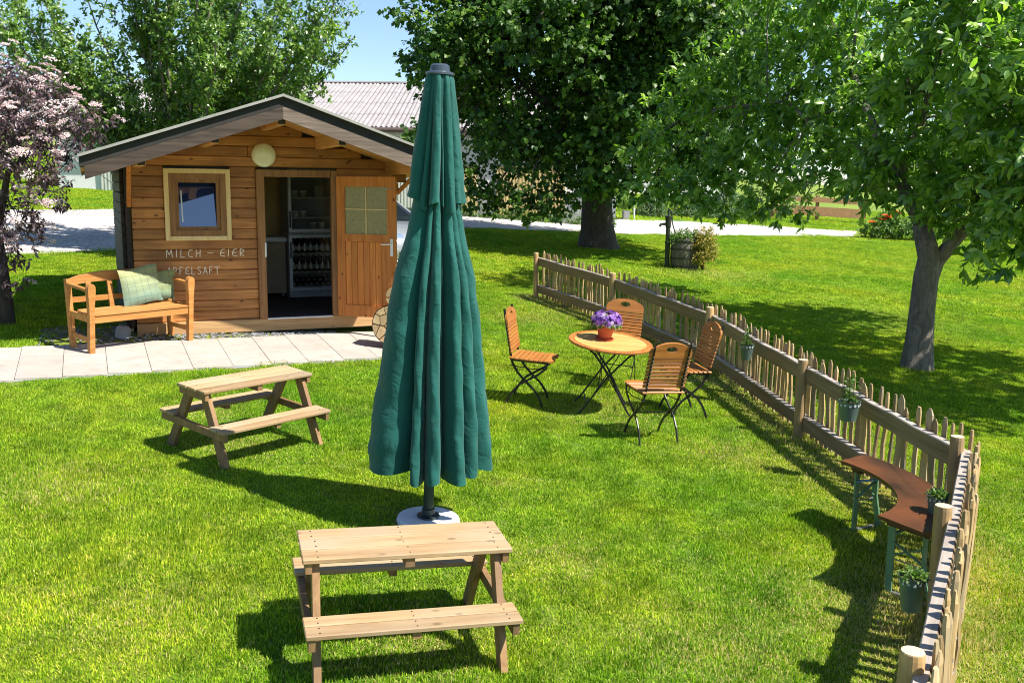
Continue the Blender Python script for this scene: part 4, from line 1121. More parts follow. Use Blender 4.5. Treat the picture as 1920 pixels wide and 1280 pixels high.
# hanging buckets with herbs
def bucket(label, x, y, ztop, hgt, r, kind, faceyaw):
    t = thing('hanging_bucket', label, 'bucket', (x, y, ztop - hgt), faceyaw, 'buckets hung on the fence')
    MB().lathe([(r * .66, 0), (r * .97, hgt * .97), (r * 1.03, hgt), (r * .93, hgt * .99), (r * .9, hgt * .9)], 24, cap=False).build('bucket', MT['bucket'], t, smooth=False)
    MB().lathe([(r * .66, .002), (.001, .002)], 24, cap=False).build('bottom', MT['bucket'], t)
    MB().lathe([(r * .9, hgt * .88), (.001, hgt * .9)], 24, cap=False).build('soil', MT['soil'], t)
    mo = MB()
    for k in range(14):
        a = 2 * math.pi * k / 14; rr = r * (.66 + .31 * .84) + .0025
        c = Vector((rr * math.cos(a), rr * math.sin(a), hgt * .83 + .004 * (k % 2)))
        for p in range(5):
            b_ = 2 * math.pi * p / 5; q = c + Vector((-math.sin(a) * math.cos(b_), math.cos(a) * math.cos(b_), math.sin(b_))) * r * .075
            mo.lathe([(r * .045, 0), (r * .045, .0012)], 6, Matrix.Translation(q) @ Matrix.Rotation(a, 4, 'Z') @ Matrix.Rotation(math.pi / 2, 4, 'Y'))
    mo.build('flower_motif', MT['motif'], t)
    k = 150 if kind == 'low' else 120
    d_ = rdir(k); d_[:, 2] = np.abs(d_[:, 2])
    if kind == 'tall': base = d_ * np.array([r * .8, r * .8, 0]) * RNG.random(k)[:, None] + np.stack([np.zeros(k), np.zeros(k), hgt * .9 + RNG.random(k) ** 1.8 * r * 2.3], 1)
    else: base = d_ * np.array([r * 1.05, r * 1.05, r * .5]) * RNG.random(k)[:, None] ** .6 + np.array([0, 0, hgt * .95])
    leaf_obj('leaves', base, d_ + rdir(k) * .5, np.tile([0, 0, 1.], (k, 1)) + rdir(k) * .5, RNG.uniform(.5, 1, k) * r * .55, RNG.uniform(.5, 1, k) * r * .3, RNG.random(k), MT['leaf_bush'], t)
    st = MB()
    for q in range(7):
        a = RNG.random() * 6.28; rr = r * .5 * RNG.random(); hh = r * (2.4 if kind == 'tall' else .5)
        st.tube([(rr * math.cos(a), rr * math.sin(a), hgt * .88), (rr * 1.6 * math.cos(a), rr * 1.6 * math.sin(a), hgt * .88 + hh)], .002, 4)
    st.build('stems', MT['leaf_bush'], t)
    return t
bucket('grey-green bucket of herbs hung on the fence behind the chairs', 2.39, 9.67, gz(2.39, 9.67) + .645, .16, .075, 'tall', 0)
bucket('grey-green bucket with white flower band on the fence above the curved bench', 2.66, 7.41, gz(2.66, 7.41) + .675, .155, .088, 'tall', 0)
bucket('bucket with leafy plant tucked behind the fence post beside the curved bench', 2.55, 5.53, gz(2.55, 5.53) + .60, .16, .062, 'low', 0)
bucket('bucket of green seedlings nearest the camera on the fence', 1.91, 4.33, gz(1.91, 4.33) + .60, .17, .064, 'low', 0)

# ------------------------------------------------------------------ curved bench
cb = thing('curved_bench', 'worn brown curved beer bench with green metal legs by the fence corner', 'bench', (1.75, 6.0, gz(2.4, 6.0)), 0)
A0, A1, RI, RO = D2R(40), D2R(-54), .70, 1.0
K = 22; vs = []; fs = []
dzl = lambda x, y: GX * (x + 1.75 - 2.4) + GY * y
for i in range(K + 1):
    a = A0 + (A1 - A0) * i / K
    for r in (RI, RO):
        x, y = r * math.cos(a), r * math.sin(a)
        for z in (.462, .484): vs.append((x, y, z + dzl(x, y)))
for i in range(K):
    A, B = i * 4, (i + 1) * 4
    fs += [(A + 1, A + 3, B + 3, B + 1), (A, B, B + 2, A + 2), (A, A + 1, B + 1, B), (A + 2, B + 2, B + 3, A + 3)]
fs += [(0, 2, 3, 1), (K * 4, K * 4 + 1, K * 4 + 3, K * 4 + 2)]
MB().add(vs, fs).build('seat', MT['seat_dark'], cb)
for e, aa in enumerate((D2R(32), D2R(-47))):
    c, s = math.cos(aa), math.sin(aa)
    def pt(r, z, off=0.0): 
        x = r * c - off * s; y = r * s + off * c
        return (x, y, z + dzl(x, y))
    sg = -1 if e == 0 else 1
    MB().bar(pt(RI + .03, .44), pt(RO - .02, .44), .06, .035).build('cross_batten', MT['seat_dark'], cb)
    MB().bar(pt(RI + .05, .43), pt(RI + .05, .0), .012, .042, up=(c, s, 0)).build('leg', MT['green_metal'], cb)
    mbl = MB(); pts = [pt(RO - .05, .43), pt(RO - .05, .24), pt(RO - .04, .2), pt(RO + .015, .0)]
    for p, q in zip(pts, pts[1:]): mbl.bar(p, q, .042, .014, up=(c, s, .1))
    mbl.build('leg', MT['green_metal'], cb)
    MB().bar(pt(RI + .05, .33), pt(RO - .05, .24), .02, .008, up=(0, 0, 1)).build('cross_bar', MT['green_metal'], cb)
    MB().bar(pt(RI + .05, .24), pt(RO - .05, .34), .02, .008, up=(0, 0, 1)).build('cross_bar', MT['green_metal'], cb)
    MB().tube([pt(RI + .05, .22), pt(RO - .05, .22)], .005, 6).build('tie_rod', MT['zinc'], cb)
    MB().bar(pt(RI + .05, .36), pt(RI + .16, .45, .22 * (-sg) * -1), .022, .01).build('strut', MT['blue_metal'] if e == 0 else MT['green_metal'], cb)
    MB().bar(pt(RI + .07, .012), pt(RO - .02, .012), .03, .016).build('foot_bar', MT['zinc'], cb)

# ------------------------------------------------------------------ round log rack
def clip(poly, a, b, c):
    out = []
    for i in range(len(poly)):
        p, q = poly[i], poly[(i + 1) % len(poly)]
        dp, dq = a * p[0] + b * p[1] - c, a * q[0] + b * q[1] - c
        if dp <= 0: out.append(p)
        if (dp < 0 < dq) or (dq < 0 < dp):
            t = dp / (dp - dq); out.append((p[0] + (q[0] - p[0]) * t, p[1] + (q[1] - p[1]) * t))
    return out
rp = Vector((-1.375, 11.19, gz(-1.375, 11.19) + .02))
rk = thing('log_rack', 'round metal firewood rack at the end of the slab path', 'log rack', rp, -.22)
def ring(cx_, cz_, r):
    mb = MB(); vs = []; fs = []; n = 40
    for i in range(n):
        a = 2 * math.pi * i / n
        for (rr, y) in ((r, -.13), (r + .006, -.13), (r + .006, .13), (r, .13)): vs.append((cx_ + rr * math.cos(a), y, cz_ + rr * math.sin(a)))
    for i in range(n):
        A, B = i * 4, ((i + 1) % n) * 4
        for k in range(4): fs.append((A + k, A + (k + 1) % 4, B + (k + 1) % 4, B + k))
    return mb.add(vs, fs)
ring(0, .285, .232).build('hoop', MT['steel'], rk)
MB().box((0, 0, .03), (.22, .24, .05)).build('foot', MT['purlin'], rk)
rngl = random.Random(4)
def logs(cx_, cz_, r, seeds, lab, y0, y1):
    circ = [(r * math.cos(2 * math.pi * k / 28), r * math.sin(2 * math.pi * k / 28)) for k in range(28)]
    for i, s in enumerate(seeds):
        poly = circ
        for j, q in enumerate(seeds):
            if i == j: continue
            a, b = q[0] - s[0], q[1] - s[1]; c = (q[0] ** 2 + q[1] ** 2 - s[0] ** 2 - s[1] ** 2) / 2
            poly = clip(poly, a, b, c)
            if len(poly) < 3: break
        if len(poly) < 3: continue
        mx_ = sum(p[0] for p in poly) / len(poly); my_ = sum(p[1] for p in poly) / len(poly)
        sh = rngl.uniform(.84, .93)
        pts = [((p[0] - mx_) * sh, (p[1] - my_) * sh) for p in poly]
        mb = MB().prism(pts, -y1 + rngl.uniform(-.02, .02), -y0, Matrix.Rotation(math.pi / 2, 4, 'X'))
        o = obj('split_log', mb.mesh('split_log', MT['split']))
        o.matrix_world = Matrix.Translation(rp) @ Matrix.Rotation(-.22, 4, 'Z') @ Matrix.Translation((cx_ + mx_, 0, cz_ + my_))
        dist = math.hypot(mx_, my_) / r; clock = int(round((math.degrees(math.atan2(mx_, my_)) % 360) / 30)) or 12
        pos = 'at the centre' if dist < .25 else ('near the rim' if dist > .55 else 'halfway out') + ' at ' + CLOCK[clock - 1] + ' o clock' + (', small' if dist > .8 else '')
        tag(o, lab + ' ' + pos, 'log', 'split logs in the round rack')
CLOCK = ['one', 'two', 'three', 'four', 'five', 'six', 'seven', 'eight', 'nine', 'ten', 'eleven', 'twelve']
def seeds(n, r):
    pts = []
    while len(pts) < n:
        p = (rngl.uniform(-r, r), rngl.uniform(-r, r))
        if math.hypot(*p) < r * .93 and all(math.hypot(p[0] - q[0], p[1] - q[1]) > r * .36 for q in pts): pts.append(p)
    return pts
logs(0, .285, .229, seeds(15, .229), 'split log in round rack', -.15, .14)
logs(.06, .62, .125, seeds(6, .125), 'split log stacked on top of the rack', -.14, .12)
for k, (x, z, r) in enumerate(((-.05, .507, .0), )):
    pass

st_ = MB(); st_.box((0, 0, .06), (.16, .12, .16), bev=.03)
so = st_.build('stone', MT['stone']); so.location = (-4.42, 10.78, gz(-4.42, 10.78)); so.rotation_euler = (.1, .15, .4)
tag(so, 'grey stone block lying under the bench beside the hut corner', 'stone')

# ------------------------------------------------------------------ trees
def trunk_rings(mb, pts, rads, n=14, seed=0, rough=.08):
    o = len(mb.v); rng = random.Random(seed)
    ph = [rng.uniform(0, 6.28) for _ in range(4)]
    mb.tube(pts, rads, n)
    c = 0
    for i, p in enumerate(pts):
        for k in range(n):
            a = 2 * math.pi * k / n
            q = 1 + rough * (math.sin(2 * a + ph[0]) + .6 * math.sin(3 * a + ph[1] + i * .3) + .4 * math.sin(5 * a + ph[2] - i * .5)) / 1.5
            v = Vector(mb.v[o + i * n + k]); P = Vector(p)
            mb.v[o + i * n + k] = tuple(P + (v - P) * q)
def nearest(nodes, p, below=True):
    best = None
    for q, r in nodes:
        d_ = (q[0] - p[0]) ** 2 + (q[1] - p[1]) ** 2 + (q[2] - p[2]) ** 2 * 1.0
        if best is None or d_ < best[0]: best = (d_, q, r)
    return best[1], best[2]
def tree(name, label, trunk_pts, trunk_r, limbs, clumps, bark_m, leaf_m, per, nl, slen, ll, lw, group=None, droop=.3, upn=.6, shell=.5, twig=True, limb_r=.05, extra=None, cat='tree', sub=4, bend=.22, fine=False):
    base = trunk_pts[0]
    t = thing(name, label, cat, base, 0, group)
    B = Vector(base)
    loc_ = lambda p: tuple(Vector(p) - B)
    mb = MB(); trunk_rings(mb, [loc_(p) for p in trunk_pts], trunk_r, 16, 3)
    mb.build('trunk', MT[bark_m], t, smooth=True)
    br = MB(); nodes = [(loc_(trunk_pts[-1]), trunk_r[-1])]
    for pts, r0, r1 in limbs:
        pts = [loc_(p) for p in pts]
        # densify
        P = []
        for a, b in zip(pts, pts[1:]):
            P += [tuple(Vector(a).lerp(Vector(b), k / 4)) for k in range(4)]
        P.append(pts[-1])
        rr = [r0 + (r1 - r0) * k / (len(P) - 1) for k in range(len(P))]
        trunk_rings(br, P, rr, 8, 5, .06)
        nodes += [(p, r) for p, r in zip(P, rr)][2:]
    for c in clumps:
        cl_ = loc_(c[:3]); q, r = nearest(nodes, cl_)
        cur = limb_curve(q, cl_, .08)
        r_s = min(r * .7, limb_r * (c[3] ** .5)); br.tube(cur, [r_s * (1 - .65 * k / 6) for k in range(7)], 6)
        for _ in range(sub):
            d_ = rdir(1)[0]; e = np.array(cl_) + d_ * c[3] * .85
            s0 = cur[random.randint(3, 6)]
            br.tube(limb_curve(s0, e, .05, 5), [r_s * .4 * (1 - .8 * k / 4) for k in range(5)], 4, cap=False)
    P, Dd = clump_sprays(clumps, per, shell)
    P = P - np.array(base)
    if extra is not None: 
        eP, eD = extra; P = np.concatenate([P, eP - np.array(base)]); Dd = np.concatenate([Dd, eD])
    b_, D, NN, L, W, rn, T = spray_leaves(P, Dd, nl, slen, ll, lw, droop, upn)
    if twig:
        sel = RNG.permutation(len(P))[:min(len(P), 2600)]
        for i in sel: br.tube([tuple(P[i] - T[i] * slen * .5), tuple(P[i] + T[i] * slen * .9)], [.006, .002], 3, cap=False)
    br.build('branches', MT[bark_m], t, smooth=True)
    leaf_obj('crown', b_, D, NN, L, W, rn, MT[leaf_m], t, bend=bend, fine=fine)
    return t

# apple tree on the right
ax_, ay_ = 5.208, 12.186; az_ = gz(ax_, ay_)
APPLE = [(2.55, 17.5, 2.74, .55), (2.88, 18.0, 3.71, .65), (3.44, 17.5, 4.42, .75), (3.13, 17.0, 2.56, .55), (3.74, 16.5, 3.01, .8), (3.99, 17.0, 4.11, .85), (4.4, 17.0, 5.0, .85), (4.21, 15.5, 2.6, .55), (4.47, 16.0, 3.51, .8), (4.62, 15.5, 4.38, .85), (4.75, 15.0, 5.02, .75), (4.48, 14.0, 2.9, .55), (4.81, 14.0, 3.68, .7), (5.06, 14.0, 4.35, .65), (4.67, 12.5, 2.89, .5), (4.53, 12.5, 2.48, .32), (4.74, 12.0, 3.83, .55), (4.83, 12.0, 4.45, .7), (5.19, 11.5, 2.68, .45), (4.91, 11.5, 2.35, .3), (5.1, 11.0, 3.26, .4), (5.08, 11.0, 4.12, .65), (5.24, 10.5, 3.51, .55), (5.37, 10.5, 2.73, .6), (5.24, 10.5, 2.16, .38), (5.32, 10.2, 1.86, .3), (5.13, 10.6, 1.76, .18), (5.42, 10.0, 2.29, .55), (5.51, 10.0, 3.09, .8), (5.48, 10.0, 3.98, .9), (5.88, 9.8, 2.56, .9), (6.08, 10.0, 3.36, 1.0), (4.08, 16.0, 5.99, .9), (4.69, 14.0, 5.49, .8), (5.03, 12.0, 5.07, .75), (5.43, 11.0, 4.86, .8), (3.89, 15.5, 2.3, .32), (4.28, 14.5, 2.3, .22),
         (5.2, 11.9, 2.6, .35), (5.3, 11.7, 2.12, .25), (5.0, 11.6, 2.35, .3), (5.65, 11.5, 2.55, .4), (4.9, 12.2, 3.1, .45), (4.7, 13.4, 2.7, .4), (3.6, 16.4, 2.3, .4), (2.3, 17.6, 3.2, .4), (7.0, 11.5, 4.0, 1.1), (7.5, 13.5, 4.2, 1.2), (6.5, 14.5, 4.2, 1.1), (8.0, 10.0, 3.6, 1.2), (6.9, 9.2, 3.4, .9), (8.8, 12.0, 3.8, 1.2), (6.2, 13.0, 3.2, .8), (6.3, 15.4, 3.0, .9), (7.4, 15.5, 3.0, 1.0), (6.2, 12.4, 4.9, .9)]
fork = (ax_ + .06, ay_, az_ + 1.45)
tree('apple_tree', 'apple tree with forked trunk standing in the lawn beyond the fence', [(ax_, ay_, az_ - .1), (ax_, ay_, az_ + .05), (ax_ + .01, ay_, az_ + .35), (ax_ + .02, ay_, az_ + .8), (ax_ + .04, ay_, az_ + 1.2), fork, (5.16, 12.25, 2.1)],
     [.235, .20, .165, .148, .146, .132, .11],
     [([(5.16, 12.25, 2.1), (4.95, 12.6, 2.7), (4.8, 13.2, 3.4), (4.75, 14.0, 4.2)], .105, .035),
      ([(4.9, 12.8, 2.9), (4.6, 14.2, 3.2), (4.3, 15.6, 3.9), (3.5, 17.2, 3.9)], .055, .014),
      ([(ax_ + .05, ay_, az_ + 1.1), (ax_ + .16, ay_, az_ + 1.4), (5.62, 12.05, 2.05), (6.0, 11.8, 2.6), (6.5, 11.4, 3.2), (7.6, 11.2, 3.6)], .115, .04),
      ([(4.95, 12.6, 2.6), (5.1, 12.3, 3.4), (5.2, 12.0, 4.6)], .07, .03), ([(5.62, 12.05, 2.05), (5.6, 11.2, 2.6), (5.5, 10.4, 3.0)], .07, .03),
      ([(6.2, 11.6, 2.8), (6.6, 13.0, 3.6), (7.2, 14.2, 4.0)], .06, .03)],
     APPLE + [(c[0] * 1.07, c[1] * 1.07, CAM_H + (c[2] - CAM_H) * 1.07, c[3]) for c in APPLE[8:26:2]], 'bark_apple', 'leaf_apple', 200, 12, .15, .142, .40, shell=.3, droop=.3, upn=.8, limb_r=.026, fine=True)

# big lime tree behind the fence
lx, ly = 2.18, 24.93; lz = gz(lx, ly)
LIME = []
rg = np.random.default_rng(21)
LC = np.array([2.15, 24.9, 6.9]); LR = np.array([4.3, 4.7, 4.6])
while len(LIME) < 120:
    d_ = unit(rg.normal(size=3)); r_ = rg.random() ** .4
    p = LC + d_ * LR * r_
    if p[2] < 2.9: continue
    if p[1] > 27.5 and rg.random() < .6: continue
    LIME.append((*p, rg.uniform(.75, 1.25)))
for px_, z_, r_ in ((-1.55, 2.9, .6), (-1.1, 2.5, .55), (-.6, 2.25, .5), (-.2, 2.35, .55), (.4, 2.15, .5), (.9, 2.3, .55), (1.4, 2.45, .5), (-1.9, 3.6, .55), (-1.7, 3.0, .45), (3.2, 2.7, .6), (3.9, 2.8, .7), (4.7, 3.2, .8), (2.2, 2.9, .7), (-2.5, 6.5, .42), (-2.1, 5.2, .42), (-2.4, 7.4, .45), (-2.5, 8.3, .45)):
    LIME.append((px_, 22.2 + rg.uniform(-.6, 1.2), z_, r_))
tree('lime_tree', 'big dark lime tree with dense crown beside the gravel drive', [(lx, ly, lz - .1), (lx, ly, lz + .1), (lx - .01, ly, lz + .5), (lx - .03, ly, lz + 1.0), (lx - .05, ly, lz + 1.9), (lx, ly, lz + 3.2), (lx - .1, ly, lz + 5.5)],
     [.62, .50, .41, .375, .37, .32, .2],
     [([(lx, ly, lz + 2.0), (lx - 1.2, ly - .8, 4.4), (lx - 2.6, ly - 1.2, 5.6)], .16, .06), ([(lx, ly, lz + 2.2), (lx + 1.3, ly - .6, 4.6), (lx + 2.8, ly - 1.0, 5.8)], .16, .06),
      ([(lx, ly, lz + 2.8), (lx - .4, ly - 1.4, 5.4), (lx - .6, ly - 2.6, 7.0)], .13, .05), ([(lx, ly, lz + 3.0), (lx + .8, ly + 1.2, 6.5), (lx + 1.4, ly + 2.0, 8.5)], .13, .05)],
     LIME, 'bark_lime', 'leaf_lime', 170, 7, .26, .14, .85, shell=.4, droop=.5, upn=.7, limb_r=.05, sub=3, bend=.15)

# orchard tree behind the hut with ascending branches
def upright_tree(name, label, base, spread, height, n_limb, seed):
    rg = np.random.default_rng(seed); b = np.array(base)
    t = thing(name, label, 'tree', base)
    tr = MB(); trunk_rings(tr, [(0, 0, -.1), (0, 0, .1), (.02, 0, .7), (.05, 0, 1.3)], [.26, .2, .17, .19], 14, 8)
    tr.build('trunk', MT['bark_apple'], t, smooth=True)
    br = MB(); Ps, Ds = [], []
    def along(pts, start, dens, rad):
        pts = np.array(pts)
        seg = np.linalg.norm(np.diff(pts, axis=0), axis=1); cum = np.concatenate([[0], np.cumsum(seg)]); L = cum[-1]
        k = int((L * (1 - start)) * dens)
        if k < 1: return
        s = L * (start + (1 - start) * rg.random(k))
        q = np.stack([np.interp(s, cum, pts[:, i]) for i in range(3)], 1)
        d_ = unit(rg.normal(size=(k, 3)))
        Ps.append(q + d_ * rad * rg.random(k)[:, None]); Ds.append(unit(d_ + np.array([0, 0, .35])))
    for i in range(n_limb):
        az = rg.random() * 6.283; out = math.sqrt(rg.random()) * spread
        tip = np.array([math.cos(az) * out, math.sin(az) * out * .75, height * (1.0 - .38 * (out / spread) ** 2) * rg.uniform(.62, 1.05)])
        mid = np.array([tip[0] * .62, tip[1] * .62, 1.3 + (tip[2] - 1.3) * .34])
        s = np.array([.05, 0, 1.25]); tt = np.linspace(0, 1, 9)[:, None]
        pts = (1 - tt) ** 2 * s + 2 * tt * (1 - tt) * mid + tt ** 2 * tip + rg.normal(size=(9, 3)) * .04
        r0 = rg.uniform(.022, .05)
        br.tube([tuple(p) for p in pts], [r0 * (1 - .85 * k / 8) + .004 for k in range(9)], 6, cap=False)
        along(pts, .28, 27, .13)
        for k in range(11):
            j = rg.integers(2, 8); a = pts[j]
            e = a + np.array([rg.normal() * .45, rg.normal() * .4, rg.uniform(.4, 1.3)]) * rg.uniform(.5, 1.15)
            q = [a + (e - a) * f + np.array([0, 0, -.12 * math.sin(math.pi * f)]) for f in np.linspace(0, 1, 5)]
            br.tube([tuple(p) for p in q], [.010 * (1 - .8 * f / 4) for f in range(5)], 4, cap=False)
            along(q, .05, 27, .10)
    P = np.concatenate(Ps); Dd = np.concatenate(Ds)
    b_, D, NN, L, W, rn, T = spray_leaves(P, Dd, 6, .12, .092, .54, .15, .6)
    br.build('branches', MT['bark_apple'], t, smooth=True)
    leaf_obj('crown', b_, D, NN, L, W, rn, MT['leaf_pear'], t, bend=.2)
    return t
bx, by = -6.25, 18.2
upright_tree('orchard_tree', 'airy fruit tree with upright branches rising behind the hut', (bx, by, gz(bx, by)), 3.6, 7.2, 46, 12)

# purple elder at the left edge
ex_, ey_ = -5.82, 10.95; ez_ = gz(ex_, ey_)
ELD = [(-5.4, 10.8, 3.37, .45), (-4.85, 10.6, 3.16, .3), (-4.48, 10.4, 3.11, .2), (-5.34, 10.5, 2.79, .48), (-4.93, 10.3, 2.64, .26), (-4.86, 10.3, 2.34, .2), (-5.39, 10.5, 2.16, .33), (-5.15, 10.4, 1.94, .17), (-6.0, 11.0, 3.03, .7), (-6.18, 11.0, 2.26, .6), (-6.44, 11.2, 3.51, .7), (-5.72, 11.0, 3.62, .3), (-5.55, 10.6, 1.75, .22), (-5.75, 10.6, 1.35, .25), (-6.1, 10.7, 1.6, .3), (-5.1, 10.6, 3.3, .3), (-4.7, 10.5, 2.95, .22), (-6.8, 11.2, 2.6, .7), (-6.3, 11.8, 3.2, .6)]
el = tree('elder_shrub', 'purple leaved elder covered in pale pink flower heads at the left edge', [(ex_, ey_, ez_ - .1), (ex_, ey_, ez_ + .3), (ex_ - .03, ey_, ez_ + .8), (ex_ - .08, ey_, ez_ + 1.3)], [.11, .09, .08, .07],
     [([(ex_ - .05, ey_, ez_ + 1.0), (-5.6, 10.8, 2.6), (-5.0, 10.6, 3.0)], .05, .02), ([(ex_ - .08, ey_, ez_ + 1.2), (-6.0, 11.0, 2.8), (-6.2, 11.1, 3.4)], .05, .02)],
     ELD, 'bark_dark', 'leaf_elder', 600, 7, .14, .08, .36, shell=.35, droop=.45, limb_r=.02, cat='shrub', sub=3)
# umbels
UP, UD = clump_sprays(ELD, 210, .98)
UP = UP - np.array([ex_, ey_, ez_ - .1])
keep = UD[:, 2] > -.35; UP, UD = UP[keep], UD[keep]
UP = UP + UD * .08; un = unit(UD * .6 + np.array([0, -.1, .8])); nU = len(UP); kk = 70
e1 = unit(np.cross(un, np.array([.9, .1, .2]))); e2 = np.cross(un, e1)
ra = np.sqrt(RNG.random((nU, kk))) * RNG.uniform(.045, .09, (nU, 1)); an = RNG.random((nU, kk)) * 6.283
C_ = UP[:, None] + e1[:, None] * (ra * np.cos(an))[..., None] + e2[:, None] * (ra * np.sin(an))[..., None] + un[:, None] * (.02 - ra[..., None] ** 2 * 3)
C_ = C_.reshape(-1, 3); m_ = len(C_)
leaf_obj('flower_heads', C_, rdir(m_) + np.repeat(un, kk, 0) * .2, np.repeat(un, kk, 0) + rdir(m_) * .3, np.full(m_, .019), np.full(m_, .017), np.clip(np.repeat(RNG.normal(.5, .25, nU), kk) + RNG.normal(0, .12, m_), 0, 1), MT['bloom_elder'], el)

# ------------------------------------------------------------------ shrubs and flowers
def shrub(name, label, cat, x, y, clumps, leaf_m, per, ll, lw, stems=True, group=None, z=None, upn=.5, nl=5, sl=.1):
    z = gz(x, y) if z is None else z
    t = thing(name, label, cat, (x, y, z), 0, group)
    P, Dd = clump_sprays(clumps, per, .4)
    b_, D, NN, L, W, rn, T = spray_leaves(P, Dd, nl, sl, ll, lw, .1, upn)
    leaf_obj('foliage', b_, D, NN, L, W, rn, MT[leaf_m], t)
    mb = MB()
    for c in clumps: mb.tube(limb_curve((c[0] * .2, c[1] * .2, 0), c[:3], .03, 5), [.018, .015, .012, .008, .005], 5, cap=False)
    mb.build('stems', MT['bark_dark'], t)
    return t
px_, py_ = 13.7, 35.9
pop = shrub('poppy_clump', 'leafy clump with big orange-red poppies at the end of the drive', 'flowers', px_, py_, [(-.5, 0, .35, .45), (0, -.1, .45, .5), (.5, 0, .4, .5), (.95, .1, .4, .5), (.2, .1, .8, .3), (1.5, .3, .5, .6)], 'leaf_bush', 520, .15, .4)
for i, (x, z, s) in enumerate(((-.55, .62, .09), (-.02, .86, .11), (.1, .80, .12), (.42, .98, .11), (.5, .92, .08), (-.15, .72, .09))):
    k = 22; a = RNG.random(k) * 6.283
    d_ = np.stack([np.cos(a), np.sin(a), np.full(k, .35)], 1)
    leaf_obj('poppy_bloom', np.tile([x, -.35, z], (k, 1)), d_, np.tile([0, -.3, 1.], (k, 1)) + rdir(k) * .3, np.full(k, s * 1.8), np.full(k, s * 1.5), RNG.random(k), MT['petal_red'], pop)
def spruce(label, x, y, h, r):
    t = thing('low_conifer', label, 'conifer', (x, y, gz(x, y)), 0, 'low conifers on the verge')
    k = 900; zz = RNG.random(k) ** 1.2 * h; a = RNG.random(k) * 6.283; rr = r * (1 - (zz / h) ** 1.3 * .9) * np.sqrt(RNG.random(k)) 
    P = np.stack([np.cos(a) * rr, np.sin(a) * rr, zz], 1); d_ = unit(np.stack([np.cos(a), np.sin(a), np.full(k, .1)], 1))
    b_, D, NN, L, W, rn, T = spray_leaves(P, d_, 5, .16, .12, .3, .1, .8, .3)
    leaf_obj('foliage', b_, D, NN, L, W, rn, MT['leaf_conifer'], t)
    MB().tube([(0, 0, -.05), (0, 0, h * .9)], [.06, .015], 8).build('trunk', MT['bark_dark'], t)
spruce('low bright conifer beside the white pole right of the lime trunk', 5.6, 39.6, 1.1, .75)
spruce('dark spreading conifer behind the water pump', 7.6, 41.2, 1.0, 1.1)
spruce('conifer behind the barrel planter at the back of the verge', 9.2, 42.0, 1.3, 1.2)
shrub('shrub', 'leafy green shrub half hidden by low apple branches on the verge', 'shrub', 11.0, 43.0, [(-.8, 0, .7, .8), (.2, 0, .9, .9), (1.1, .2, .7, .8)], 'leaf_bush', 150, .14, .5)
shrub('shrub', 'dark shrub at the far right behind the apple trunk', 'shrub', 18.0, 38.5, [(-1.4, 0, .7, .9), (0, 0, 1.0, 1.1), (1.4, 0, .9, 1.1), (2.8, 0, 1.0, 1.2), (4.4, .3, 1.2, 1.4)], 'leaf_lime', 130, .15, .6)
rose = shrub('rose_bush', 'rose bush with pink blooms right behind the lime trunk', 'shrub', 3.75, 36.3, [(0, 0, .5, .45), (-.1, 0, .95, .35), (.15, 0, .8, .35)], 'leaf_bush', 500, .09, .5)
for i in range(9):
    k = 14; d_ = rdir(k); p = np.array([RNG.uniform(-.4, .15), -.35, RNG.uniform(.3, 1.25)])
    leaf_obj('bloom', np.tile(p, (k, 1)), d_, rdir(k), np.full(k, .09), np.full(k, .08), RNG.random(k), MT['petal_pink'], rose)
# white marker pole and plant bucket on the verge
o = tag(MB().tube([(0, 0, -.1), (0, 0, .55)], .03, 8).build('marker_pole', MT['white_pl'], None, loc=(4.62, 37.1, gz(4.62, 37.1))), 'short white pole on the verge left of the low conifer', 'pole')
pb = thing('plant_tub', 'blue-grey plant tub with tall leaves behind the lime trunk', 'plant tub', (4.22, 36.4, gz(4.22, 36.4)))
MB().lathe([(.12, 0), (.17, .33), (.18, .34), (.16, .34), (.15, .3), (.0, .3)], 18, cap=False).build('tub', MT['zinc'], pb)
k = 160; d_ = rdir(k); d_[:, 2] = np.abs(d_[:, 2]) + .5
leaf_obj('leaves', d_ * .1 + np.array([0, 0, .3]), d_, np.tile([0, -.5, .8], (k, 1)) + rdir(k) * .4, RNG.uniform(.3, .75, k), np.full(k, .05), RNG.random(k), MT['leaf_bush'], pb, bend=.2)
# weeds along the foot of the barn wall
k = 1500; P = np.stack([RNG.uniform(-3.2, 3.4, k), np.zeros(k), np.zeros(k)], 1); P[:, 1] = 32.25 + RNG.normal(0, .08, k) + .0 * P[:, 0]; P[:, 2] = GX * P[:, 0] + GY * P[:, 1] + RNG.random(k) ** 2 * .35
wd = leaf_obj('weeds', P, rdir(k) + np.array([0, -.3, .5]), rdir(k) + np.array([0, -.5, .8]), RNG.uniform(.08, .18, k), RNG.uniform(.03, .06, k), RNG.random(k), MT['leaf_bush']); tag(wd, 'weeds along the foot of the barn wall', kind='stuff')

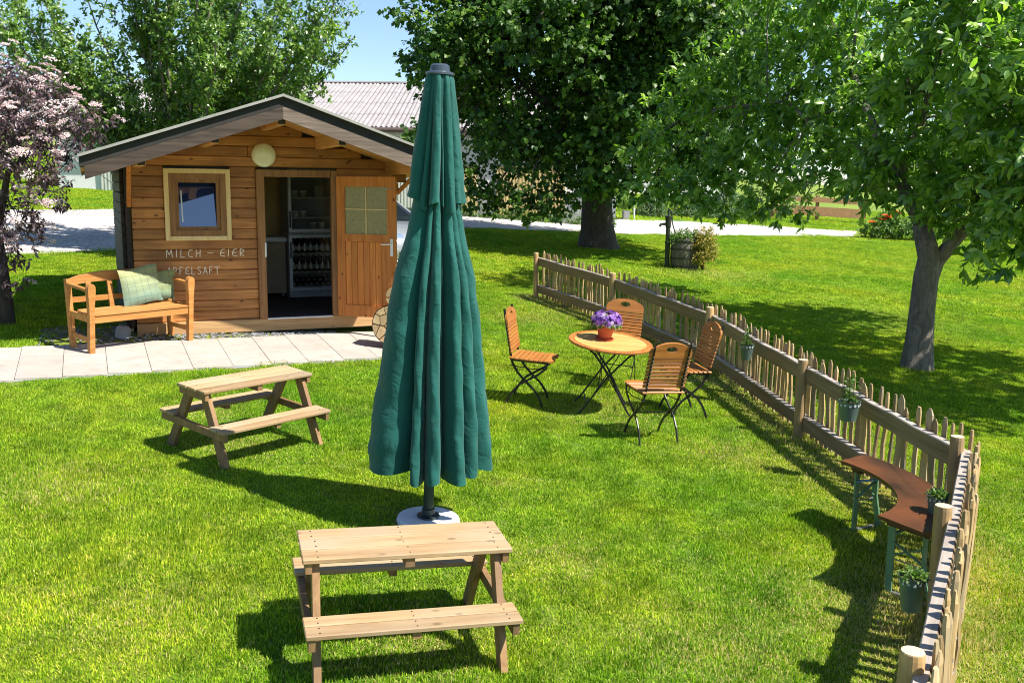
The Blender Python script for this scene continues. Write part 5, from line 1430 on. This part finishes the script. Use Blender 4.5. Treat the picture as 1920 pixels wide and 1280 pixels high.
# ------------------------------------------------------------------ barrel planter and pump
bx_, by_ = 3.84, 21.5
ba = thing('barrel', 'old wooden barrel planter with hoops beside the water pump', 'barrel', (bx_, by_, gz(bx_, by_)))
ns = 18
for i in range(ns):
    mb = MB(); a0 = 2 * math.pi * (i + .03) / ns; a1 = 2 * math.pi * (i + .97) / ns; vs = []; fs = []
    for z in (0, .17, .35, .53, .70):
        r = .29 + .04 * (1 - ((z - .35) / .35) ** 2)
        for (aa, rr) in ((a0, r), (a1, r), (a1, r - .03), (a0, r - .03)): vs.append((rr * math.cos(aa), rr * math.sin(aa), z))
    for s in range(4):
        for k in range(4): fs.append((s * 4 + k, s * 4 + (k + 1) % 4, (s + 1) * 4 + (k + 1) % 4, (s + 1) * 4 + k))
    fs += [(3, 2, 1, 0), (16, 17, 18, 19)]
    mb.add(vs, fs).build('stave', MT['barrel'], ba)
for z in (.08, .26, .46, .62):
    r = .29 + .04 * (1 - ((z - .35) / .35) ** 2) + .004
    MB().lathe([(r, -.02), (r + .004, -.02), (r + .004, .02), (r, .02)], 30, Matrix.Translation((0, 0, z)), cap=False).build('hoop', MT['pump'], ba)
MB().lathe([(.28, .62), (.001, .63)], 20, cap=False).build('soil', MT['soil'], ba)
shrub('planter_plant', 'green trailing plant growing out of the barrel top', 'plant', bx_ - .05, by_, [(0, 0, .06, .28, .5), (-.15, -.1, .04, .2, .5), (.15, 0, .08, .2, .5)], 'leaf_bush', 2600, .06, .5, z=gz(bx_, by_) + .66)
shrub('golden_bush', 'golden yellow bush leaning against the barrel', 'shrub', bx_ + .36, by_ - .15, [(0, 0, .62, .27), (.1, 0, .42, .26), (.05, -.05, .78, .2), (-.05, -.12, .3, .2), (-.02, -.1, .52, .24)], 'leaf_gold', 5200, .05, .5)
pu = thing('water_pump', 'old cast iron hand pump with curved handle beside the barrel', 'water pump', (3.44, 21.49, gz(3.44, 21.49)))
MB().lathe([(.11, 0), (.10, .03), (.055, .06), (.055, .55), (.065, .56), (.065, .6), (.05, .61), (.05, .9), (.062, .92), (.07, 1.12), (.075, 1.13), (.075, 1.16), (.02, 1.17)], 16).build('body', MT['pump'], pu, smooth=False)
MB().tube([(0, 0, .98), (-.1, 0, .98), (-.17, 0, .975), (-.185, 0, .92)], [.03, .028, .026, .03], 10).build('spout', MT['pump'], pu)
MB().tube([(0, 0, 1.16), (.0, 0, 1.26)], .018, 8).tube([(-.02, 0, 1.29), (.05, 0, 1.27), (.075, 0, 1.18), (.09, 0, 1.0), (.13, 0, .88), (.16, 0, .80), (.165, 0, .74)], [.018, .02, .015, .013, .013, .015, .018], 8).build('handle', MT['pump'], pu)
MB().lathe([(.035, -.02), (.035, .02)], 14, Matrix.Translation((.01, 0, 1.285)) @ Matrix.Rotation(math.pi / 2, 4, 'X')).build('pivot', MT['pump'], pu)

# ------------------------------------------------------------------ barn
BY = 32.5
barn = thing('barn', 'long white barn with corrugated roof and yellow board doors', 'barn', (-6.0, BY, 1.6))
def bl_(x): return x + 6.0
BX0, BX1, EZ = -15.2, 3.4, 4.5
bw0 = MB()
bw0.box(((bl_(BX0) + bl_(BX1)) / 2, 6.0, (EZ - 1.6 - .6) / 2 + .3 - .3), (BX1 - BX0, 12.0, EZ - 1.6 + .6))
wl_ = bw0.build('wall', MT['plaster'], barn)
# gable ends
RZ = 6.62; RYD = 7.5
for x in (BX0 + .1, BX1 - .1):
    MB().prism([(0, 0), (12, 0), (6 + 1.5, RZ - EZ - .15)], -.1, .1, Matrix.Translation((bl_(x), 0, EZ - 1.6 + .0)) @ Matrix(((0, 0, 1, 0), (1, 0, 0, 0), (0, 1, 0, 0), (0, 0, 0, 1)))).build('gable', MT['plaster'], barn)
# socle strip
MB().box((bl_((BX0 + BX1) / 2), -.02, .05), (BX1 - BX0 + .04, .06, 1.2)).build('socle', MT['socle'], barn)
# board doors and cladding with planks and cover strips
def cladding(xa, xb, za, zb, mat, nm):
    mb = MB(); w = .105; k = int((xb - xa) / w); w = (xb - xa) / k
    for i in range(k):
        mb.box((bl_(xa + w * (i + .5)), -.075, (za + zb) / 2 - 1.6), (w - .02, .03, zb - za)); 
        mb.box((bl_(xa + w * i), -.095, (za + zb) / 2 - 1.6), (.035, .02, zb - za))
    return tag(mb.build(nm, MT[mat], barn), kind='stuff')
cladding(-1.62, -1.2, 1.7, 3.25, 'yellow_board', 'board_cladding')
cladding(-.55, 1.72, 1.62, 3.25, 'yellow_board', 'board_cladding')
cladding(-13.7, -12.9, 1.95, 3.9, 'pale_board', 'board_cladding')
cladding(-4.05, -3.3, 1.85, 3.3, 'pale_board', 'board_cladding')
for x in (-3.3, -6.6):
    fr_ = MB(); frame(fr_, bl_(x) - .1, bl_(x) + 1.1, 3.5 - 1.6, 4.2 - 1.6, .07, -.02, .06); wn_ = fr_.build('window', MT['trim'], barn)
    MB().box((bl_(x) + .5, -.005, 3.85 - 1.6), (1.06, .01, .56)).build('pane', MT['pane'], wn_)
# corrugated roof sheets
wv = MB(); SWD, SLN = 1.04, 2.16; nw = 6; seg = 6
slope = math.atan2(RZ - EZ, RYD)
vs = []; fs = []; cols = nw * seg
for r in range(2):
    for c in range(cols + 1):
        x = -SWD / 2 + SWD * c / cols
        vs.append((x, r * SLN, .028 * math.sin(2 * math.pi * c / seg)))
for c in range(cols): fs.append((c, c + 1, cols + 2 + c, cols + 1 + c))
for r in range(2):
    for c in range(cols + 1): vs.append((vs[r * (cols + 1) + c][0], r * SLN, vs[r * (cols + 1) + c][2] - .012))
for c in range(cols): fs.append((2 * (cols + 1) + c, c, c + 1, 2 * (cols + 1) + c + 1)[::-1])
shm = wv.add(vs, fs).mesh('roof_sheet', MT['corr'])
roofp = MB().box((bl_((BX0 + BX1) / 2), RYD / 2 - .1, (EZ + RZ) / 2 - 1.6 - .10), (BX1 - BX0, RYD / math.cos(slope) + .25, .08), rot=(slope, 0, 0)).build('roof', MT['gutter'], barn)
MB().box((bl_((BX0 + BX1) / 2), RYD + 2.4, (EZ + RZ) / 2 - 1.6 - .05 + .3), (BX1 - BX0, 5.4, .06), rot=(-.34, 0, 0)).build('roof_rear', MT['corr'], roofp)
x = BX0 - .2 + SWD / 2; 
while x < BX1 + .3:
    for r in range(4):
        s0 = -.35 + r * (SLN - .16)
        o = obj('roof_sheet', shm, roofp, loc=(bl_(x), s0 * math.cos(slope), EZ - 1.6 + .06 + s0 * math.sin(slope) + (4 - r) * .0 + r * .004), rot=(slope - .004 , 0, 0))
        if r == 3: o.scale = (1, (RYD / math.cos(slope) - s0) / SLN, 1)
    x += SWD - .055
MB().tube([(bl_(BX0 - .2), -.42, EZ - 1.6 - .12), (bl_(BX1 + .2), -.42, EZ - 1.6 - .13)], .075, 10).build('gutter', MT['gutter'], barn)
MB().box((bl_((BX0 + BX1) / 2), -.2, EZ - 1.6 - .18), (BX1 - BX0, .4, .03)).build('soffit', MT['gutter'], barn)
# clothes-wire like cable on the barn's left end
MB().tube([(bl_(-14.4), -.3, 2.2), (bl_(-14.0), -.3, 1.5), (bl_(-13.2), -.3, .9)], .012, 5).build('cable', MT['black'], barn)

# pale house far behind on the right
fh = thing('farmhouse', 'white house far behind the lime tree seen through leaves', 'house', (9.5, 62, gz(9.5, 62)))
MB().box((0, 4, 2.0), (8, 8, 5.0)).build('wall', MT['plaster'], fh)
MB().prism([(-4.4, 4.4), (4.4, 4.4), (0, 7.0)], -8.4, .4, Matrix.Rotation(math.pi / 2, 4, 'X')).build('roof', MT['brick_red'], fh)
for x in (-2.2, 1.6):
    w_ = MB(); frame(w_, x - .5, x + .5, 1.0, 2.3, .08, -.02, .05); w_ = w_.build('window', MT['white_pl'], fh)
    MB().box((x, -.005, 1.65), (.84, .012, 1.14)).build('pane', MT['pane'], w_)

# post and rail fence at the back right
rf = thing('rail_fence', 'low brown post and rail fence at the back of the verge', 'fence', (0, 0, 0))
fa, fb = Vector((12.0, 45.0, 0)), Vector((16.3, 45.5, 0))
for k in range(3):
    p = fa.lerp(fb, k / 2); MB().box((0, 0, .5), (.14, .12, 1.3)).build('post', MT['brick_red'], rf, loc=(p.x, p.y, gz(p.x, p.y)))
for h, hh in ((.95, .24), (.42, .42)):
    a = fa + Vector((0, -.09, gz(fa.x, fa.y) + h)); b = fb + Vector((.2, -.09, gz(fb.x, fb.y) + h))
    MB().bar(a, b, .05, hh).build('rail', MT['brick_red'], rf)

# ------------------------------------------------------------------ car behind the hut
car = thing('parked_car', 'silver car parked on the grass behind the hut door', 'car', (-3.14, 18.78, gz(-2.2, 18.0)), D2R(-40))
def loft(name, secs, mat, parent, smooth=True):
    mb = MB(); n = len(secs[0])
    for s in secs: mb.v += [tuple(p) for p in s]
    for i in range(len(secs) - 1):
        for k in range(n):
            k2 = (k + 1) % n; mb.f.append((i * n + k, (i + 1) * n + k, (i + 1) * n + k2, i * n + k2))
    mb.f.append(tuple(range(n))); mb.f.append(tuple((len(secs) - 1) * n + k for k in range(n))[::-1])
    return mb.build(name, mat, parent, smooth=smooth)
def sec(x, w, zb, zt, rnd=.12):
    pts = []
    for (sy, sz, a0) in ((1, -1, -90), (1, 1, 0), (-1, 1, 90), (-1, -1, 180)):
        for k in range(4):
            a = D2R(a0 + 30 * k); r = min(rnd, (zt - zb) * .45)
            pts.append((x, sy * (w / 2 - r) + r * math.cos(a), (zt - r if sz > 0 else zb + r) + r * math.sin(a)))
    return pts
body = loft('body', [sec(-2.0, 1.45, .38, .80), sec(-1.9, 1.66, .26, .92), sec(-1.2, 1.72, .2, .96), sec(0, 1.74, .2, .95), sec(.9, 1.73, .2, .93), sec(1.45, 1.70, .22, .84), sec(1.85, 1.60, .24, .72), sec(2.02, 1.40, .30, .60)], MT['car'], car)
loft('cabin', [sec(-1.85, 1.30, .9, 1.0, .05), sec(-1.3, 1.32, .9, 1.40), sec(-.4, 1.34, .9, 1.47), sec(.25, 1.32, .9, 1.42), sec(1.1, 1.42, .88, .94, .03)], MT['car_glass'], car)
loft('roof', [sec(-1.32, 1.28, 1.40, 1.425, .012), sec(-.4, 1.30, 1.46, 1.49, .012), sec(.2, 1.26, 1.42, 1.445, .012)], MT['car'], car)
for s in (-1, 1):
    loft('headlight', [sec(1.5, .30, .62, .76, .05), sec(1.86, .34, .54, .70, .06), sec(1.95, .26, .54, .64, .05)], MT['headlamp'], car).location = (0, s * .56, .02)
    MB().bar((1.12, s * .70, .93), (.25, s * .645, 1.43), .05, .05).build('pillar', MT['car'], car)
    MB().lathe([(.08, -.02), (.08, .03), (.05, .03), (.05, .0), (.0, .0)], 18, Matrix.Translation((1.93, s * .58, .36)) @ Matrix.Rotation(math.pi / 2, 4, 'Y'), cap=False).build('fog_lamp', MT['zinc'], car)
    MB().box((.75, s * .93, .99), (.12, .14, .1), bev=.02).build('mirror', MT['car'], car)
    for x in (-1.25, 1.25):
        w_ = MB().lathe([(.18, -.09), (.29, -.1), (.31, -.06), (.31, .06), (.29, .1), (.18, .09)], 26, Matrix.Translation((x, s * .78, .31)) @ Matrix.Rotation(math.pi / 2, 4, 'X')).build('wheel', MT['tyre'], car)
        MB().lathe([(.18, -.095), (.03, -.07), (.03, .07), (.18, .095)], 18, Matrix.Translation((x, s * .78, .31)) @ Matrix.Rotation(math.pi / 2, 4, 'X'), cap=False).build('rim', MT['zinc'], w_)
MB().box((1.99, 0, .36), (.08, 1.3, .12), bev=.02).build('grille', MT['black'], car)
MB().box((2.03, 0, .50), (.02, .9, .05), bev=.006).build('grille', MT['zinc'], car)
MB().box((1.95, 0, .24), (.12, 1.4, .05), bev=.01).build('bumper_lip', MT['white_pl'], car)

# ------------------------------------------------------------------ grass (mown blades scattered over the lawn)
def in_poly(x, y, poly):
    c = False; j = len(poly) - 1
    for i in range(len(poly)):
        xi, yi = poly[i]; xj, yj = poly[j]
        if (yi > y) != (yj > y) and x < (xj - xi) * (y - yi) / (yj - yi) + xi: c = not c
        j = i
    return c
def blade_patch(name, size, nb, h0, h1, w, seed):
    rg = np.random.default_rng(seed)
    P = np.stack([rg.uniform(-size / 2, size / 2, nb), rg.uniform(-size / 2, size / 2, nb), np.full(nb, -.004)], 1)
    az = rg.random(nb) * 6.283; lean = np.abs(rg.normal(0, .75, nb)); h = rg.uniform(h0, h1, nb)
    # clumped directions
    az = az * .8 + 6.283 * .2 * np.sin(P[:, 0] * 25 + seed) * np.cos(P[:, 1] * 22)
    d = np.stack([np.cos(az), np.sin(az), np.zeros(nb)], 1); s = np.stack([-np.sin(az), np.cos(az), np.zeros(nb)], 1)
    ww = w * rg.uniform(.7, 1.3, nb)[:, None]
    up = np.array([0, 0, 1.])
    mid = P + up * (h * .55 * np.cos(lean * .6))[:, None] + d * (h * .55 * np.sin(lean * .6))[:, None]
    tip = mid + up * (h * .5 * np.cos(lean * 1.5))[:, None] + d * (h * .5 * np.sin(lean * 1.5))[:, None]
    V = np.stack([P - s * ww / 2, P + s * ww / 2, mid + s * ww * .42, mid - s * ww * .42, tip], 1)
    tri = np.array([(0, 1, 2), (0, 2, 3), (3, 2, 4)])
    Fc = (np.arange(nb)[:, None, None] * 5 + tri[None]).reshape(-1, 3); m = len(Fc)
    me = bpy.data.meshes.new(name); me.vertices.add(nb * 5); me.vertices.foreach_set('co', V.reshape(-1))
    me.loops.add(m * 3); me.loops.foreach_set('vertex_index', Fc.reshape(-1).astype(np.int32))
    me.polygons.add(m); me.polygons.foreach_set('loop_start', (np.arange(m) * 3).astype(np.int32)); me.polygons.foreach_set('loop_total', np.full(m, 3, np.int32))
    me.update(calc_edges=True)
    at = me.attributes.new('rnd', 'FLOAT', 'POINT'); at.data.foreach_set('value', np.repeat(rg.random(nb), 5).astype(np.float32))
    me.materials.append(MT['grass'])
    return bpy.data.objects.new(name, me)
patches = [blade_patch('grass_tuft', .30, 850, .014, .036, .0046, 100 + i) for i in range(4)]
pc = bpy.data.collections.new('grass_tufts')
for p in patches: pc.objects.link(p)
HUTP = [tuple(hw(u, n)[:2]) for u, n in ((-1.25, -.02), (2.05, -.02), (2.05, 3.3), (-1.25, 3.3))]
def path_front(u): return -1.69 + .145 * u
pts, rots, scl, dry = [], [], [], []
ex_t = (Vector((1, 0, 0)) - NRM * NRM.x).normalized(); TILT = Matrix((ex_t, NRM.cross(ex_t), NRM)).transposed()
def seg_d(x, y, a, b):
    dx, dy = b[0] - a[0], b[1] - a[1]; t = max(0, min(1, ((x - a[0]) * dx + (y - a[1]) * dy) / (dx * dx + dy * dy)))
    return math.hypot(x - a[0] - t * dx, y - a[1] - t * dy)
rg = np.random.default_rng(77)
def try_pt(x, y, sxy, sz, m):
    q = Vector((x, y, 0)) - Vector((P0.x, P0.y, 0)); u, n = q.dot(EU), q.dot(EN)
    edge = path_front(u) + .03 + .03 * math.sin(u * 9) + .025 * math.sin(u * 23)
    if -4.6 - m < u < 2.35 + m * .5 and edge - m < n < path_front(u) + 3 * SD + .02 + m * .3: return
    if -2.1 < u < 1.3 and path_front(u) + 2 * SD < n < .35: return
    if -1.3 - m * .5 < u < 2.1 + m * .5 and -.15 < n < 3.4: return
    if in_poly(x, y, GRAVEL): return
    if (x + .539) ** 2 + (y - 6.069) ** 2 < (.20 + m) ** 2: return
    hn = 1 + .22 * math.sin(x * 5.1 + 2 * math.sin(y * 3.3)) * math.sin(y * 4.7 + 1.5 * math.sin(x * 2.9)) + .15 * math.sin(x * 1.3 + y * 1.9)
    for (qx, qy, qr) in ((5.208, 12.186, .42), (2.18, 24.93, .8), (-5.82, 10.95, .35), (3.9, 21.5, .5), (3.44, 21.49, .2)):
        hn *= 1 + 1.3 * math.exp(-(((x - qx) ** 2 + (y - qy) ** 2) / qr ** 2) ** 2)
    if min((x - q[0]) ** 2 + (y - q[1]) ** 2 for q in FP) < .05: hn *= 1.7
    pts.append((x, y, ground_z(x, y))); rots.append(tuple((TILT @ Matrix.Rotation(rg.random() * 6.283, 3, 'Z')).to_euler())); scl.append((sxy, sxy, sz * hn))
    fd = min(seg_d(x, y, FP[i], FP[i + 1]) for i in range(len(FP) - 1)) if 2 < y < 17 else 9
    dv = .55 * math.exp(-(fd / .3) ** 2)
    if fd < 3 and y < 8 and x > 2.2: dv += .16 * max(0, math.sin(x * 2.3 + 1) * math.sin(y * 1.9)) + .05
    for (qx, qy, qr, qa) in ((1.05, 4.6, .35, .35), (-2.6, 8.1, .3, .25), (.2, 13.9, .6, .25), (1.9, 8.0, .35, .3), (-1.9, 4.6, .3, .2), (-.5, 4.5, .35, .3), (-2.1, 7.3, .35, .25), (.95, 9.1, .5, .25), (2.0, 5.2, .5, .35), (.35, 5.6, .22, .3), (-3.0, 6.2, .35, .25), (4.4, 21.0, .9, .35), (6.5, 16.0, 1.2, .15)):
        dv += qa * math.exp(-((x - qx) ** 2 + (y - qy) ** 2) / qr ** 2)
    dry.append(min(.85, dv))
def fill(y0, y1, step, sxy, sz, xm=.58, xoff=1.7, m=.075):
    y = y0
    while y < y1:
        w = xm * y + xoff; x = -w
        while x < w:
            try_pt(x + rg.uniform(-.32, .32) * step, y + rg.uniform(-.32, .32) * step, sxy * rg.uniform(.9, 1.12), sz * rg.uniform(.8, 1.2), m)
            x += step
        y += step
fill(1.8, 9.5, .185, 1.0, 1.0)
fill(9.5, 17.0, .225, 1.2, 1.05)
fill(17.0, 34.0, .42, 2.2, 1.3, m=.3)
fill(34.0, 60.0, 1.0, 4.2, 1.9, m=.5)
me = bpy.data.meshes.new('grass'); me.from_pydata(pts, [], [])
a = me.attributes.new('rot', 'FLOAT_VECTOR', 'POINT'); a.data.foreach_set('vector', np.array(rots, np.float32).reshape(-1))
a = me.attributes.new('scl', 'FLOAT_VECTOR', 'POINT'); a.data.foreach_set('vector', np.array(scl, np.float32).reshape(-1))
a = me.attributes.new('dry', 'FLOAT', 'POINT'); a.data.foreach_set('value', np.array(dry, np.float32))
grass = obj('grass', me); tag(grass, 'short mown grass covering the lawn', kind='stuff')
ng = bpy.data.node_groups.new('scatter_grass', 'GeometryNodeTree')
ng.interface.new_socket('Geometry', in_out='INPUT', socket_type='NodeSocketGeometry'); ng.interface.new_socket('Geometry', in_out='OUTPUT', socket_type='NodeSocketGeometry')
gi = ng.nodes.new('NodeGroupInput'); go = ng.nodes.new('NodeGroupOutput'); ip = ng.nodes.new('GeometryNodeInstanceOnPoints'); ci = ng.nodes.new('GeometryNodeCollectionInfo')
ci.inputs['Collection'].default_value = pc; ci.inputs['Separate Children'].default_value = True; ci.inputs['Reset Children'].default_value = True
m2p = ng.nodes.new('GeometryNodeMeshToPoints')
r_ = ng.nodes.new('GeometryNodeInputNamedAttribute'); r_.data_type = 'FLOAT_VECTOR'; r_.inputs['Name'].default_value = 'rot'
s_ = ng.nodes.new('GeometryNodeInputNamedAttribute'); s_.data_type = 'FLOAT_VECTOR'; s_.inputs['Name'].default_value = 'scl'
ip.inputs['Pick Instance'].default_value = True
L = ng.links
L.new(gi.outputs[0], m2p.inputs[0]); L.new(m2p.outputs[0], ip.inputs['Points']); L.new(ci.outputs[0], ip.inputs['Instance'])
L.new(r_.outputs['Attribute'], ip.inputs['Rotation']); L.new(s_.outputs['Attribute'], ip.inputs['Scale']); L.new(ip.outputs[0], go.inputs[0])
md = grass.modifiers.new('scatter', 'NODES'); md.node_group = ng
print('leaf tris', {m.name: len(m.polygons) for m in bpy.data.meshes if len(m.polygons) > 20000})
print('grass points', len(pts), 'tris', sum(len(m.polygons) for m in bpy.data.meshes))
